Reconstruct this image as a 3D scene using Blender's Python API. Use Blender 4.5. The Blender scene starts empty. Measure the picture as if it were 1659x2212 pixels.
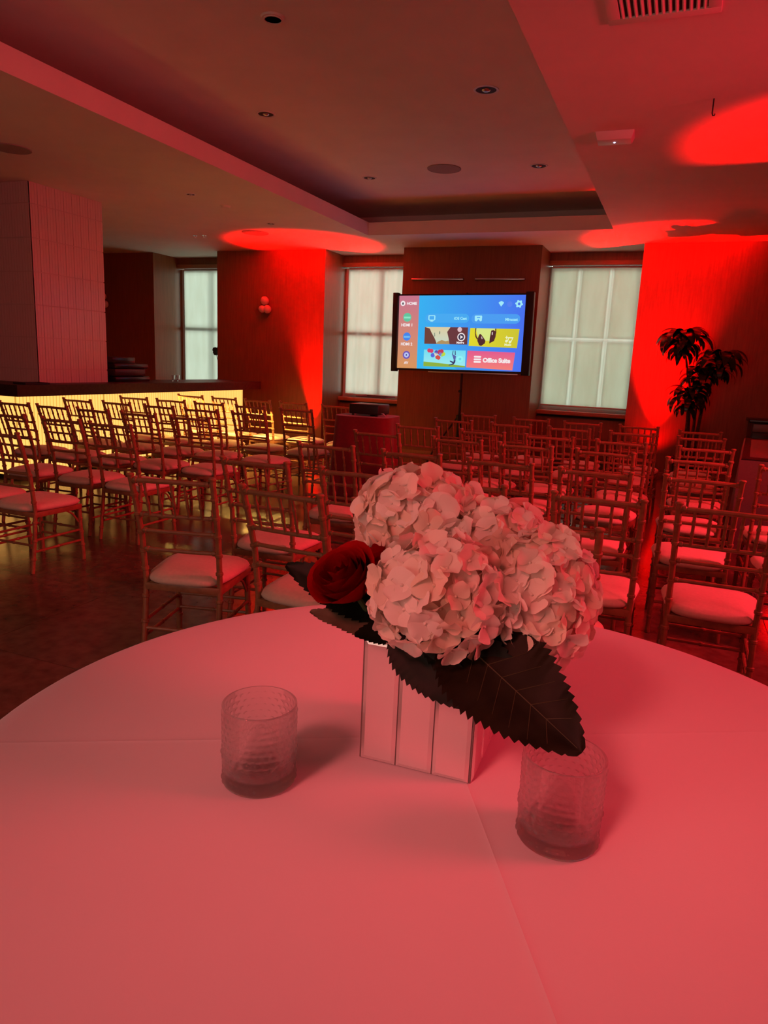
import bpy, bmesh, math, random
from mathutils import Vector, Matrix, Euler
random.seed(7)
S = bpy.context.scene
COL = S.collection
PI = math.pi
R = math.radians

def lin(r, g, b):                       # 0-255 display colour -> linear
    f = lambda c: (c/255/12.92) if c/255 <= 0.04045 else ((c/255+0.055)/1.055)**2.4
    return (f(r), f(g), f(b))

# ------------------------------------------------------------------ camera
cam = bpy.data.objects.new('camera', bpy.data.cameras.new('camera'))
COL.objects.link(cam)
right = Vector((0.92449821, 0.37869462, 0.04351367))
down = Vector((0.11711646, -0.17355607, -0.97783538))
fwd = Vector((-0.36274894, 0.90910322, -0.20480365))
M = Matrix((right, -down, -fwd)).transposed().to_4x4()
M.translation = Vector((0, 0, 1.44))
cam.matrix_world = M
cam.data.sensor_fit = 'HORIZONTAL'
cam.data.sensor_width = 36
cam.data.lens = 36*1540/1659
cam.data.clip_start = 0.05
S.camera = cam

# ------------------------------------------------------------------ view + world
S.view_settings.view_transform = 'Standard'
S.view_settings.look = 'None'
S.view_settings.gamma = 1
S.view_settings.use_curve_mapping = False
S.view_settings.exposure = 0
S.cycles.use_denoising = True
S.cycles.max_bounces = 8
S.cycles.diffuse_bounces = 4
S.cycles.glossy_bounces = 3
S.cycles.transmission_bounces = 8
S.cycles.transparent_max_bounces = 8
S.cycles.sample_clamp_indirect = 4
S.cycles.caustics_reflective = False
S.cycles.caustics_refractive = False
W = bpy.data.worlds.new('daylight')
S.world = W
W.use_nodes = True
bg = W.node_tree.nodes['Background']
bg.inputs[0].default_value = (0.80, 0.93, 0.86, 1)
bg.inputs[1].default_value = 3.1

# ------------------------------------------------------------------ lamps of the room and added fills
def lamp(name, kind, loc, energy, color, target=None, **kw):
    l = bpy.data.lights.new(name, kind)
    l.energy = energy
    l.color = color
    for k, v in kw.items():
        setattr(l, k, v)
    o = bpy.data.objects.new(name, l)
    COL.objects.link(o)
    o.location = loc
    if target is not None:
        o.rotation_euler = (Vector(target)-Vector(loc)).to_track_quat('-Z', 'Y').to_euler()
    return o
RED = (1.0, 0.0, 0.0)
RED2 = (1.0, 0.030, 0.060)
UPLIGHTS = [((-5.60, 10.60, 0.21), (-5.58, 10.24, 3.2), 0.9), ((-0.24, 10.46, 0.21), (-0.24, 10.44, 3.2), 1.0), ((0.98, 6.40, 0.205), (0.95, 6.40, 3.2), 0.42)]
for i, (p, t, e) in enumerate(UPLIGHTS):
    lamp('uplight_beam', 'SPOT', p, 5200*e, RED, t, spot_size=R(48), spot_blend=0.9, shadow_soft_size=0.03)
    lamp('uplight_halo', 'SPOT', p, (110 if i == 1 else 25)*e, RED, t, spot_size=R(105), spot_blend=1.0, shadow_soft_size=0.05)
# unseen red fills added at the right, standing in for bounced uplight
lamp('red_fill', 'AREA', (2.7, 2.1, 2.5), 26, RED2, (-0.4, 1.3, 0.8), shape='DISK', size=1.3, spread=R(105))
lamp('red_fill', 'AREA', (2.7, 4.2, 2.4), 60, RED2, (-2.2, 4.8, 0.6), shape='DISK', size=0.6, spread=R(100))
# unseen warm fill added behind the camera
lamp('rear_fill', 'AREA', (-2.2, -2.7, 1.7), 36, (1.0, 0.58, 0.46), (-1.5, 4.0, 1.3), shape='RECTANGLE', size=3.0, size_y=1.8)
# unseen red spot added behind the camera to brighten the flowers
lamp('flower_fill', 'SPOT', (-0.9, -1.3, 3.1), 1800, (1.0, 0.15, 0.14), (-0.29, 1.10, 1.13), spot_size=R(14.5), spot_blend=1.0, shadow_soft_size=0.8)
# warm strip under the bar counter
lamp('bar_strip_light', 'AREA', (-6.40, 7.75, 0.925), 75, (1.0, 0.58, 0.12), (-6.48, 7.75, 0.0), shape='RECTANGLE', size=0.03, size_y=4.3)

# ------------------------------------------------------------------ materials
MATS = {}
def mat(name, color=(0.8, 0.8, 0.8), rough=0.5, metal=0.0, noise=0.0, nscale=20.0, stretch=(1, 1, 1), bump=0.0, emit=None, estr=1.0, trans=0.0, ior=1.45, spec=0.5, coat=0.0, color2=None, sheen=0.0):
    if name in MATS:
        return MATS[name]
    m = bpy.data.materials.new(name)
    m.use_nodes = True
    nt = m.node_tree
    b = nt.nodes['Principled BSDF']
    b.inputs['Base Color'].default_value = (*color, 1)
    b.inputs['Roughness'].default_value = rough
    b.inputs['Metallic'].default_value = metal
    b.inputs['IOR'].default_value = ior
    b.inputs['Specular IOR Level'].default_value = spec
    b.inputs['Transmission Weight'].default_value = trans
    b.inputs['Coat Weight'].default_value = coat
    b.inputs['Sheen Weight'].default_value = sheen
    if emit is not None:
        b.inputs['Emission Color'].default_value = (*emit, 1)
        b.inputs['Emission Strength'].default_value = estr
    if noise > 0 or bump > 0:
        tc = nt.nodes.new('ShaderNodeTexCoord')
        mp = nt.nodes.new('ShaderNodeMapping')
        mp.inputs['Scale'].default_value = stretch
        nt.links.new(tc.outputs['Object'], mp.inputs[0])
        n = nt.nodes.new('ShaderNodeTexNoise')
        n.inputs['Scale'].default_value = nscale
        n.inputs['Detail'].default_value = 5
        nt.links.new(mp.outputs[0], n.inputs[0])
        if noise > 0:
            r = nt.nodes.new('ShaderNodeValToRGB')
            c2 = color2 if color2 else tuple(min(1, c*(1+noise)) for c in color)
            c1 = tuple(c*(1-noise) for c in color) if not color2 else color
            r.color_ramp.elements[0].color = (*c1, 1)
            r.color_ramp.elements[1].color = (*c2, 1)
            r.color_ramp.elements[0].position = 0.3
            r.color_ramp.elements[1].position = 0.7
            nt.links.new(n.outputs['Fac'], r.inputs[0])
            nt.links.new(r.outputs[0], b.inputs['Base Color'])
        if bump > 0:
            bp = nt.nodes.new('ShaderNodeBump')
            bp.inputs['Strength'].default_value = bump
            bp.inputs['Distance'].default_value = 0.01
            nt.links.new(n.outputs['Fac'], bp.inputs['Height'])
            nt.links.new(bp.outputs[0], b.inputs['Normal'])
    MATS[name] = m
    return m

PLASTER = mat('painted_plaster', (0.86, 0.79, 0.73), 0.75, noise=0.03, nscale=3)
WOOD = mat('wood_veneer', (0.22, 0.095, 0.038), 0.38, noise=0.12, nscale=9, stretch=(6, 6, 0.35), spec=0.4)
WOOD_LIGHT = mat('wood_sill', (0.42, 0.20, 0.11), 0.4, noise=0.15, nscale=9, stretch=(0.5, 6, 6))
FLOOR = mat('polished_floor', (0.15, 0.080, 0.055), 0.19, noise=0.30, nscale=14, spec=0.55)
JOINT = mat('floor_joint', (0.05, 0.03, 0.025), 0.8)
CHAIR = mat('antique_gold_wood', (0.32, 0.14, 0.065), 0.38, noise=0.18, nscale=30, spec=0.5)
CUSH = mat('ivory_cushion', (0.80, 0.62, 0.50), 0.9, noise=0.05, nscale=60, bump=0.15, sheen=0.2)
TILE = mat('glazed_tile', (0.66, 0.50, 0.48), 0.28, noise=0.06, nscale=5, stretch=(30, 30, 0.6), bump=0.06)
GROUT = mat('tile_grout', (0.60, 0.45, 0.43), 0.9)
STONE = mat('dark_stone', (0.04, 0.028, 0.018), 0.45, noise=0.3, nscale=25, spec=0.2)
BLACK = mat('matt_black', (0.012, 0.012, 0.013), 0.5)
BLACKG = mat('gloss_black', (0.010, 0.010, 0.012), 0.25)
STEEL = mat('brushed_steel', (0.6, 0.6, 0.62), 0.3, metal=1.0)
WHITE = mat('white_plastic', (0.78, 0.76, 0.74), 0.45)
GREYM = mat('speaker_mesh', (0.34, 0.29, 0.28), 0.8)
DARKCAV = mat('dark_cavity', (0.03, 0.02, 0.02), 0.7)
REDCLOTH = mat('burgundy_cloth', (0.20, 0.006, 0.016), 0.85, noise=0.1, nscale=40, sheen=0.3)
GREYCLOTH = mat('grey_linen', (0.22, 0.18, 0.17), 0.9, noise=0.06, nscale=60)
POT = mat('dark_planter', (0.02, 0.016, 0.015), 0.5)
PLEAF = mat('glossy_leaf', (0.012, 0.022, 0.010), 0.22, noise=0.2, nscale=20)
BARK = mat('cane_bark', (0.07, 0.045, 0.03), 0.8, noise=0.3, nscale=40)
ROSE = mat('red_rose', (0.30, 0.0012, 0.003), 0.8, noise=0.15, nscale=40, spec=0.1)
HLEAF = mat('dark_leaf', (0.005, 0.007, 0.003), 0.5, spec=0.15, noise=0.35, nscale=30, bump=0.1)
HLEAF2 = mat('brown_leaf', (0.012, 0.008, 0.003), 0.5, spec=0.15, noise=0.4, nscale=24, bump=0.1)
HLEAF3 = mat('leaf_underside', (0.10, 0.075, 0.045), 0.7, noise=0.2, nscale=30)
VEIN = mat('leaf_vein', (0.06, 0.045, 0.015), 0.6)
STEM = mat('green_stem', (0.05, 0.09, 0.03), 0.6)
MIRROR = mat('mirror_glass', (0.86, 0.80, 0.80), 0.20, metal=0.72)
MIRBACK = mat('mirror_backing', (0.16, 0.12, 0.12), 0.5)
GLASS = mat('clear_glass', (0.985, 0.965, 0.965), 0.02, trans=0.95, ior=1.34)
def thin_glass(name, tint, gl, extra=None):
    m = bpy.data.materials.new(name); m.use_nodes = True
    nt = m.node_tree; b = nt.nodes['Principled BSDF']; out = nt.nodes['Material Output']
    t = nt.nodes.new('ShaderNodeBsdfTransparent'); t.inputs[0].default_value = (*tint, 1)
    mx = nt.nodes.new('ShaderNodeMixShader'); nt.links.new(mx.outputs[0], out.inputs[0])
    if extra:                                    # refracting glass that lets part of the light straight through
        b.inputs['Base Color'].default_value = (*extra, 1); b.inputs['Roughness'].default_value = 0.02
        b.inputs['Transmission Weight'].default_value = 0.96; b.inputs['IOR'].default_value = 1.38
        mx.inputs[0].default_value = gl
        nt.links.new(t.outputs[0], mx.inputs[1]); nt.links.new(b.outputs[0], mx.inputs[2])
    else:
        g = nt.nodes.new('ShaderNodeBsdfGlossy'); g.inputs['Roughness'].default_value = 0.02
        nt.nodes.remove(b)
        f = nt.nodes.new('ShaderNodeFresnel'); f.inputs[0].default_value = 1.45
        nt.links.new(f.outputs[0], mx.inputs[0]); nt.links.new(t.outputs[0], mx.inputs[1]); nt.links.new(g.outputs[0], mx.inputs[2])
    return m
PANE = thin_glass('window_pane', (0.94, 0.97, 0.95), 0)
HOBGLASS = thin_glass('hobnail_glass', (0.97, 0.94, 0.94), 0.52, (0.985, 0.965, 0.965))
SASH = mat('sash_paint', (0.55, 0.56, 0.54), 0.5)

def petal_mat(name, c, c2):
    m = bpy.data.materials.new(name)
    m.use_nodes = True
    nt = m.node_tree
    b = nt.nodes['Principled BSDF']
    out = nt.nodes['Material Output']
    b.inputs['Roughness'].default_value = 0.75
    b.inputs['Specular IOR Level'].default_value = 0.2
    tc = nt.nodes.new('ShaderNodeTexCoord')
    n = nt.nodes.new('ShaderNodeTexNoise'); n.inputs['Scale'].default_value = 40
    nt.links.new(tc.outputs['Object'], n.inputs[0])
    r = nt.nodes.new('ShaderNodeValToRGB')
    r.color_ramp.elements[0].color = (*c, 1); r.color_ramp.elements[1].color = (*c2, 1)
    nt.links.new(n.outputs['Fac'], r.inputs[0])
    nt.links.new(r.outputs[0], b.inputs['Base Color'])
    tr = nt.nodes.new('ShaderNodeBsdfTranslucent'); tr.inputs[0].default_value = (*c2, 1)
    mx = nt.nodes.new('ShaderNodeMixShader'); mx.inputs[0].default_value = 0.30
    nt.links.new(b.outputs[0], mx.inputs[1]); nt.links.new(tr.outputs[0], mx.inputs[2])
    nt.links.new(mx.outputs[0], out.inputs[0])
    return m
PETALS = [petal_mat('cream_petal', (0.90, 0.81, 0.71), (0.94, 0.87, 0.79)), petal_mat('warm_petal', (0.84, 0.72, 0.58), (0.90, 0.80, 0.68)), petal_mat('pale_petal', (0.88, 0.82, 0.76), (0.94, 0.90, 0.84))]

def sheer(name, c, alpha):
    m = bpy.data.materials.new(name); m.use_nodes = True
    nt = m.node_tree; nt.nodes.remove(nt.nodes['Principled BSDF'])
    out = nt.nodes['Material Output']
    t = nt.nodes.new('ShaderNodeBsdfTransparent'); t.inputs[0].default_value = (*c, 1)
    d = nt.nodes.new('ShaderNodeBsdfTranslucent'); d.inputs[0].default_value = (*c, 1)
    df = nt.nodes.new('ShaderNodeBsdfDiffuse'); df.inputs[0].default_value = (*c, 1)
    tc = nt.nodes.new('ShaderNodeTexCoord'); mp = nt.nodes.new('ShaderNodeMapping'); mp.inputs['Scale'].default_value = (3, 3, 0.7)
    n = nt.nodes.new('ShaderNodeTexNoise'); n.inputs['Scale'].default_value = 2.2
    nt.links.new(tc.outputs['Object'], mp.inputs[0]); nt.links.new(mp.outputs[0], n.inputs[0])
    r = nt.nodes.new('ShaderNodeValToRGB'); r.color_ramp.elements[0].position = 0.3; r.color_ramp.elements[1].position = 0.75
    r.color_ramp.elements[0].color = (c[0]*0.86, c[1]*0.84, c[2]*0.80, 1); r.color_ramp.elements[1].color = (*c, 1)
    nt.links.new(n.outputs['Fac'], r.inputs[0]); nt.links.new(r.outputs[0], d.inputs[0])
    m1 = nt.nodes.new('ShaderNodeMixShader'); m1.inputs[0].default_value = 0.3
    nt.links.new(d.outputs[0], m1.inputs[1]); nt.links.new(df.outputs[0], m1.inputs[2])
    m2 = nt.nodes.new('ShaderNodeMixShader'); m2.inputs[0].default_value = alpha
    nt.links.new(m1.outputs[0], m2.inputs[1]); nt.links.new(t.outputs[0], m2.inputs[2])
    nt.links.new(m2.outputs[0], out.inputs[0])
    return m
SHADE = sheer('sheer_shade', (0.80, 0.80, 0.70), 0.07)
SHADE2 = sheer('sheer_curtain', (0.86, 0.76, 0.66), 0.045)
SHADEP = sheer('pane_dimmer', (0.93, 0.94, 0.90), 0.60)  # for added panels that darken the panes between light bars

def cloth_mat():
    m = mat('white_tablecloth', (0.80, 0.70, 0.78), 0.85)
    nt = m.node_tree; b = nt.nodes['Principled BSDF']
    b.inputs['Sheen Weight'].default_value = 0.15
    tc = nt.nodes.new('ShaderNodeTexCoord')
    sep = nt.nodes.new('ShaderNodeSeparateXYZ')
    mp = nt.nodes.new('ShaderNodeMapping'); mp.vector_type = 'TEXTURE'
    mp.inputs['Location'].default_value = (-0.023, 0.068, 0)
    mp.inputs['Rotation'].default_value = (0, 0, R(28.3))
    nt.links.new(tc.outputs['Object'], mp.inputs[0]); nt.links.new(mp.outputs[0], sep.inputs[0])
    hs = []
    for k in (0, 1):
        a = nt.nodes.new('ShaderNodeMath'); a.operation = 'ABSOLUTE'; nt.links.new(sep.outputs[k], a.inputs[0])
        d = nt.nodes.new('ShaderNodeMath'); d.operation = 'MULTIPLY'; d.inputs[1].default_value = -190; nt.links.new(a.outputs[0], d.inputs[0])
        e = nt.nodes.new('ShaderNodeMath'); e.operation = 'EXPONENT'; nt.links.new(d.outputs[0], e.inputs[0])
        hs.append(e)
    ad = nt.nodes.new('ShaderNodeMath'); ad.operation = 'ADD'
    nt.links.new(hs[0].outputs[0], ad.inputs[0]); nt.links.new(hs[1].outputs[0], ad.inputs[1])
    n = nt.nodes.new('ShaderNodeTexNoise'); n.inputs['Scale'].default_value = 3.5; n.inputs['Detail'].default_value = 3
    nt.links.new(tc.outputs['Object'], n.inputs[0])
    n2 = nt.nodes.new('ShaderNodeTexNoise'); n2.inputs['Scale'].default_value = 220
    nt.links.new(tc.outputs['Object'], n2.inputs[0])
    m2 = nt.nodes.new('ShaderNodeMath'); m2.operation = 'MULTIPLY_ADD'; m2.inputs[1].default_value = 3.0
    nt.links.new(n.outputs['Fac'], m2.inputs[0]); nt.links.new(ad.outputs[0], m2.inputs[2])
    m3 = nt.nodes.new('ShaderNodeMath'); m3.operation = 'MULTIPLY_ADD'; m3.inputs[1].default_value = 0.10
    nt.links.new(n2.outputs['Fac'], m3.inputs[0]); nt.links.new(m2.outputs[0], m3.inputs[2])
    bp = nt.nodes.new('ShaderNodeBump'); bp.inputs['Strength'].default_value = 0.3; bp.inputs['Distance'].default_value = 0.0035
    nt.links.new(m3.outputs[0], bp.inputs['Height']); nt.links.new(bp.outputs[0], b.inputs['Normal'])
    return m
CLOTH = cloth_mat()

def glow(name, c, s=1.0, c2=None, axis=2):
    """self-lit surface: a flat colour, or a gradient along one axis of its own box"""
    if name in MATS: return MATS[name]
    m = bpy.data.materials.new(name); m.use_nodes = True
    nt = m.node_tree; nt.nodes.remove(nt.nodes['Principled BSDF'])
    e = nt.nodes.new('ShaderNodeEmission'); e.inputs[0].default_value = (*c, 1); e.inputs[1].default_value = s
    nt.links.new(e.outputs[0], nt.nodes['Material Output'].inputs[0])
    if c2:
        tc = nt.nodes.new('ShaderNodeTexCoord'); sp = nt.nodes.new('ShaderNodeSeparateXYZ'); mx = nt.nodes.new('ShaderNodeMix'); mx.data_type = 'RGBA'
        nt.links.new(tc.outputs['Generated'], sp.inputs[0]); nt.links.new(sp.outputs[axis], mx.inputs['Factor'])
        mx.inputs['A'].default_value = (*c, 1); mx.inputs['B'].default_value = (*c2, 1)
        nt.links.new(mx.outputs['Result'], e.inputs[0])
    MATS[name] = m
    return m

# ------------------------------------------------------------------ mesh helpers
class MB:
    def __init__(self): self.v = []; self.f = []
    def add(self, vs, fs):
        o = len(self.v); self.v += [tuple(p) for p in vs]; self.f += [tuple(i+o for i in q) for q in fs]; return self
    def box(self, x0, x1, y0, y1, z0, z1):
        return self.add([(x0,y0,z0),(x1,y0,z0),(x1,y1,z0),(x0,y1,z0),(x0,y0,z1),(x1,y0,z1),(x1,y1,z1),(x0,y1,z1)],
                        [(0,3,2,1),(4,5,6,7),(0,1,5,4),(1,2,6,5),(2,3,7,6),(3,0,4,7)])
    def quad(self, a, b, c, d): return self.add([a,b,c,d],[(0,1,2,3)])
    def tube(self, pts, rad, n=8, caps=True):
        pts = [Vector(p) for p in pts]
        if not hasattr(rad, '__len__'): rad = [rad]*len(pts)
        vs = []; fs = []
        t0 = (pts[1]-pts[0]).normalized()
        u = t0.orthogonal().normalized()
        for i, p in enumerate(pts):
            t = ((pts[min(i+1, len(pts)-1)]-pts[max(i-1, 0)])).normalized()
            u = (u - t*u.dot(t)).normalized(); w = t.cross(u)
            for k in range(n):
                a = 2*PI*k/n
                vs.append(p+(u*math.cos(a)+w*math.sin(a))*rad[i])
        for i in range(len(pts)-1):
            for k in range(n):
                fs.append((i*n+k, i*n+(k+1)%n, (i+1)*n+(k+1)%n, (i+1)*n+k))
        if caps:
            fs.append(tuple(range(n-1, -1, -1))); fs.append(tuple((len(pts)-1)*n+k for k in range(n)))
        return self.add(vs, fs)
    def lathe(self, prof, n=32, c=(0,0,0), close=False):
        vs = []; fs = []
        m = len(prof)
        for r, z in prof:
            for k in range(n):
                a = 2*PI*k/n
                vs.append((c[0]+r*math.cos(a), c[1]+r*math.sin(a), c[2]+z))
        for i in range(m-1 if not close else m):
            j = (i+1) % m
            for k in range(n):
                fs.append((i*n+k, i*n+(k+1)%n, j*n+(k+1)%n, j*n+k))
        if not close:
            if prof[0][0] > 1e-6: fs.append(tuple(range(n-1,-1,-1)))
            if prof[-1][0] > 1e-6: fs.append(tuple((m-1)*n+k for k in range(n)))
        return self.add(vs, fs)
    def grid(self, fn, nu, nv):
        vs = [fn(i/nu, j/nv) for j in range(nv+1) for i in range(nu+1)]
        w = nu+1
        return self.add(vs, [(j*w+i, j*w+i+1, (j+1)*w+i+1, (j+1)*w+i) for j in range(nv) for i in range(nu)])
    def mesh(self, name, m=None, smooth=True, bev=0.0, seg=2, ang=35):
        me = bpy.data.meshes.new(name)
        me.from_pydata(self.v, [], self.f)
        if bev > 0:
            bm = bmesh.new(); bm.from_mesh(me)
            es = [e for e in bm.edges if len(e.link_faces) == 2 and e.calc_face_angle(0) > R(30)]
            bmesh.ops.bevel(bm, geom=es, offset=bev, segments=seg, affect='EDGES', profile=0.5)
            bm.to_mesh(me); bm.free()
        if smooth:
            me.shade_smooth(); me.set_sharp_from_angle(angle=R(ang))
        if m: me.materials.append(m)
        me.update()
        return me

def link(name, me, parent=None, kind=None, loc=None):
    o = bpy.data.objects.new(name, me); COL.objects.link(o)
    if parent is not None: o.parent = parent
    if kind: o['kind'] = kind
    if loc is not None: o.location = loc
    return o
def obj(name, mb, m, parent=None, kind=None, loc=None, **kw):
    return link(name, mb.mesh(name, m, **kw), parent, kind, loc)
def tag(o, label, cat, group=None):
    o['label'] = label; o['category'] = cat
    if group: o['group'] = group
    return o
def thing(name, label, cat, loc=(0,0,0), rz=0.0, group=None):
    o = bpy.data.objects.new(name, None); COL.objects.link(o)
    o.empty_display_size = 0.05
    o.location = loc; o.rotation_euler = (0, 0, rz)
    return tag(o, label, cat, group)
def struct(name, mb, m, parent=None, **kw):
    return obj(name, mb, m, parent, kind='structure', **kw)
def B(*a): return MB().box(*a)
def dup_tree(o, parent=None):
    c = o.copy(); COL.objects.link(c); c.parent = parent
    for ch in o.children: dup_tree(ch, c)
    return c

# ================================================================== ROOM
ZC = 3.17; ZU = 3.60; YW = 10.7
XL, XR, YB, YE = -10.4, 3.2, -3.2, 11.62
# floor slab with recessed joints between large tiles
floor = struct('floor', B(XL-.3, XR+.3, YB-.3, YE+.3, -0.25, -0.004), JOINT)
tile_me = {}
TS = 0.92
nx = int(math.ceil((XR-XL)/TS)); ny = int(math.ceil((YE-YB)/TS))
for i in range(nx):
    for j in range(ny):
        x0 = XL+i*TS; y0 = YB+j*TS
        wx = min(TS, XR-x0); wy = min(TS, YE-y0)
        key = (round(wx,3), round(wy,3))
        if key not in tile_me:
            tile_me[key] = B(0.0015, wx-.0015, 0.0015, wy-.0015, -0.02, 0).mesh('floor_tile', FLOOR, smooth=False)
        link('floor_tile', tile_me[key], floor, loc=(x0, y0, 0))
# soffit ring of the ceiling around the sunken tray
TX0, TX1, TY0, TY1 = -4.27, -0.98, -1.6, 9.65
CV = 0.95
cm = MB()
cm.box(XL, TX0-.04, YB, YE, ZC, ZC+.05); cm.box(TX1+.04, XR, YB, YE, ZC, ZC+.05)
cm.box(TX0-.04, TX1+.04, TY1+.04, YE, ZC, ZC+.05); cm.box(TX0-.04, TX1+.04, YB, TY0, ZC, ZC+.05)
struct('ceiling', cm, PLASTER, smooth=False)
struct('ceiling', B(TX0-CV, TX1+CV, TY0-CV, TY1+CV, ZU, ZU+.08), PLASTER, smooth=False)
tm = MB()
tm.box(TX0-.04, TX0, TY0, TY1+.04, ZC, ZC+.17); tm.box(TX1, TX1+.04, TY0, TY1+.04, ZC, ZC+.17)
struct('trim_1', tm, PLASTER, smooth=False)
struct('trim_2', MB().box(TX0, TX1, TY1, TY1+.04, ZC, ZC+.17), PLASTER, smooth=False)
tm = MB()
tm.box(TX0-CV-.03, TX0-CV, TY0-CV, TY1+CV, ZC+.05, ZU); tm.box(TX1+CV, TX1+CV+.03, TY0-CV, TY1+CV, ZC+.05, ZU)
tm.box(TX0-CV, TX1+CV, TY1+CV, TY1+CV+.03, ZC+.05, ZU); tm.box(TX0-CV, TX1+CV, TY0-CV-.03, TY0-CV, ZC+.05, ZU)
struct('trim_3', tm, PLASTER, smooth=False)
# outer walls
struct('wall_left', B(XL-.2, XL, YB-.2, YE, 0, ZC), WOOD, smooth=False)
struct('wall_right', B(XR, XR+.2, YB-.2, YE, 0, ZC), WOOD, smooth=False)
struct('wall_back', B(XL, XR, YB-.2, YB, 0, ZC), PLASTER, smooth=False)
# far wall: four wood-clad piers with window recesses between them
for nm, a, b in (('wall_far', XL, -8.88), ('wall_far', -7.53, -5.47), ('wall_far', -4.13, -2.03), ('wall_far', -0.66, XR)):
    struct(nm, B(a, b, YW, YE, 0, ZC), WOOD, smooth=False)
# ---- windows
def window(n, x0, x1, zs, zt, cols, dimmed, curtain, xs0=None):
    Y = 11.50
    wroot = bpy.data.objects.new('window_%d' % n, None); COL.objects.link(wroot); wroot['kind'] = 'structure'
    # masonry over and under the opening
    struct('wall_panel', B(x0, x1, 11.42, YE, 0, zs-.10), WOOD, wroot, smooth=False)
    struct('head_panel', B(x0, x1, 11.40, YE, zt+.07, ZC), WOOD, wroot, smooth=False)
    obj('shade_box', B(x0, x1, 11.36, 11.46, zt+.005, zt+.07), WOOD_LIGHT, wroot, bev=.004)
    obj('sill', B(x0-.005, x1+.005, 11.30, 11.56, zs-.10, zs-.04), WOOD_LIGHT, wroot, bev=.006)
    obj('sill_slot', B(x0, x1, 11.405, 11.425, zs-.135, zs-.10), DARKCAV, wroot, smooth=False)
    obj('radiator_panel', B(x0, x1, 11.34, 11.42, 0.08, zs-.14), WOOD, wroot, bev=.004)
    f = MB(); t = .05
    f.box(x0, x0+t, Y, Y+.06, zs-.04, zt); f.box(x1-t, x1, Y, Y+.06, zs-.04, zt)
    f.box(x0+t, x1-t, Y, Y+.06, zt-t, zt); f.box(x0+t, x1-t, Y, Y+.06, zs-.04, zs+.03)
    obj('window_frame', f, SASH, wroot, smooth=False)
    zm = (zs+zt)/2 - .02; gw = .007 if dimmed else .022
    obj('meeting_rail', B(x0+t, x1-t, Y+.005, Y+.055, zm-(.01 if dimmed else .03), zm+(.01 if dimmed else .03)), SASH, wroot, smooth=False)
    for c in range(1, cols):
        xx = x0+(x1-x0)*c/cols
        for za, zb in ((zs+.03, zm-.03), (zm+.03, zt-t)):
            obj('glazing_bar', B(xx-gw, xx+gw, Y+.01, Y+.05, za, zb), SASH, wroot, smooth=False)
    for c in range(cols):
        for za, zb in ((zs+.03, zm-.03), (zm+.03, zt-t)):
            xa = x0+t if c == 0 else x0+(x1-x0)*c/cols+gw
            xb = x1-t if c == cols-1 else x0+(x1-x0)*(c+1)/cols-gw
            obj('pane', B(xa, xb, Y+.027, Y+.033, za, zb), PANE, wroot, smooth=False)
            if dimmed:  # panels added to dim the panes, so the gaps read as lit bars
                obj('pane_dimmer', B(xa+(.004 if c == 0 else .024), xb-(.004 if c == cols-1 else .024), Y-.028, Y-.024, za+.004, zb-(.004 if zb > zm+.1 else -.012)), SHADEP, wroot, smooth=False)
    return wroot, Y
ZS, ZT = 0.87, 2.98
w1, Yg = window(1, -8.88, -7.53, ZS, ZT, 2, False, False)
w2, _ = window(2, -5.47, -4.13, ZS, ZT, 2, False, True)
w3, _ = window(3, -2.03, -0.66, ZS, ZT, 3, True, False)
def shade(x0, x1, z0, z1, wave, amp, m, label, name):
    o = thing(name, label, 'blind', ((x0+x1)/2, Yg-.05, z1))
    cx = (x0+x1)/2
    g = MB().grid(lambda u, v: (x0+(x1-x0)*u-cx, amp*math.sin(u*wave)+amp*.6*math.sin(u*wave*2.3+v*1.7), (z0-z1)*v), 60, 14)
    obj('fabric', g, m, o)
    obj('hem_bar', B(x0-cx, x1-cx, -.012, .012, z0-z1-.022, z0-z1), SASH, o, bev=.004)
    obj('roller', MB().tube([(x0-cx+.01, 0, .018), (x1-cx-.01, 0, .018)], .016, 12), SASH, o)
    return o
shade(-8.79, -7.56, ZS+.045, ZT-.03, 9, .006, SHADE, 'pale roller shade in the narrow window beside the bar', 'roller_shade')
shade(-5.40, -4.15, ZS+.02, ZT-.03, 26, .012, SHADE2, 'cream sheer shade in the window left of the projection screen', 'sheer_shade')
shade(-2.00, -0.69, ZS+.045, ZT-.03, 14, .003, SHADE, 'pale green-white roller shade in window right of the projection screen', 'roller_shade')
# baseboard along far wall piers
for a, b in ((-7.53, -5.47), (-4.13, -2.03), (-0.66, XR)):
    struct('baseboard_far', B(a, b, YW-.015, YW, 0, .1), WOOD, bev=.003)

# tiled column at the bar
tcol = struct('wall_column', B(-7.80, -6.668, 6.068, 7.12, 0, ZC), GROUT, smooth=False)
zz = 0.15
while zz < ZC-.01:
    z1 = min(zz+.345, ZC-.002)
    mb = MB()
    n = 0
    x = -7.80
    while x < -6.665:
        mb.box(x+.0015, min(x+.0385, -6.66), 6.060, 6.075, zz+.003, z1-.003); x += .04
    y = 6.06
    while y < 7.115:
        mb.box(-6.675, -6.660-0.0012*(n % 3), y+.0015, min(y+.0385, 7.128), zz+.003, z1-.003); y += .04; n += 1
    o = obj('tile_course', mb, TILE, tcol, smooth=False); o['kind'] = 'stuff'
    zz += .35

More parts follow.
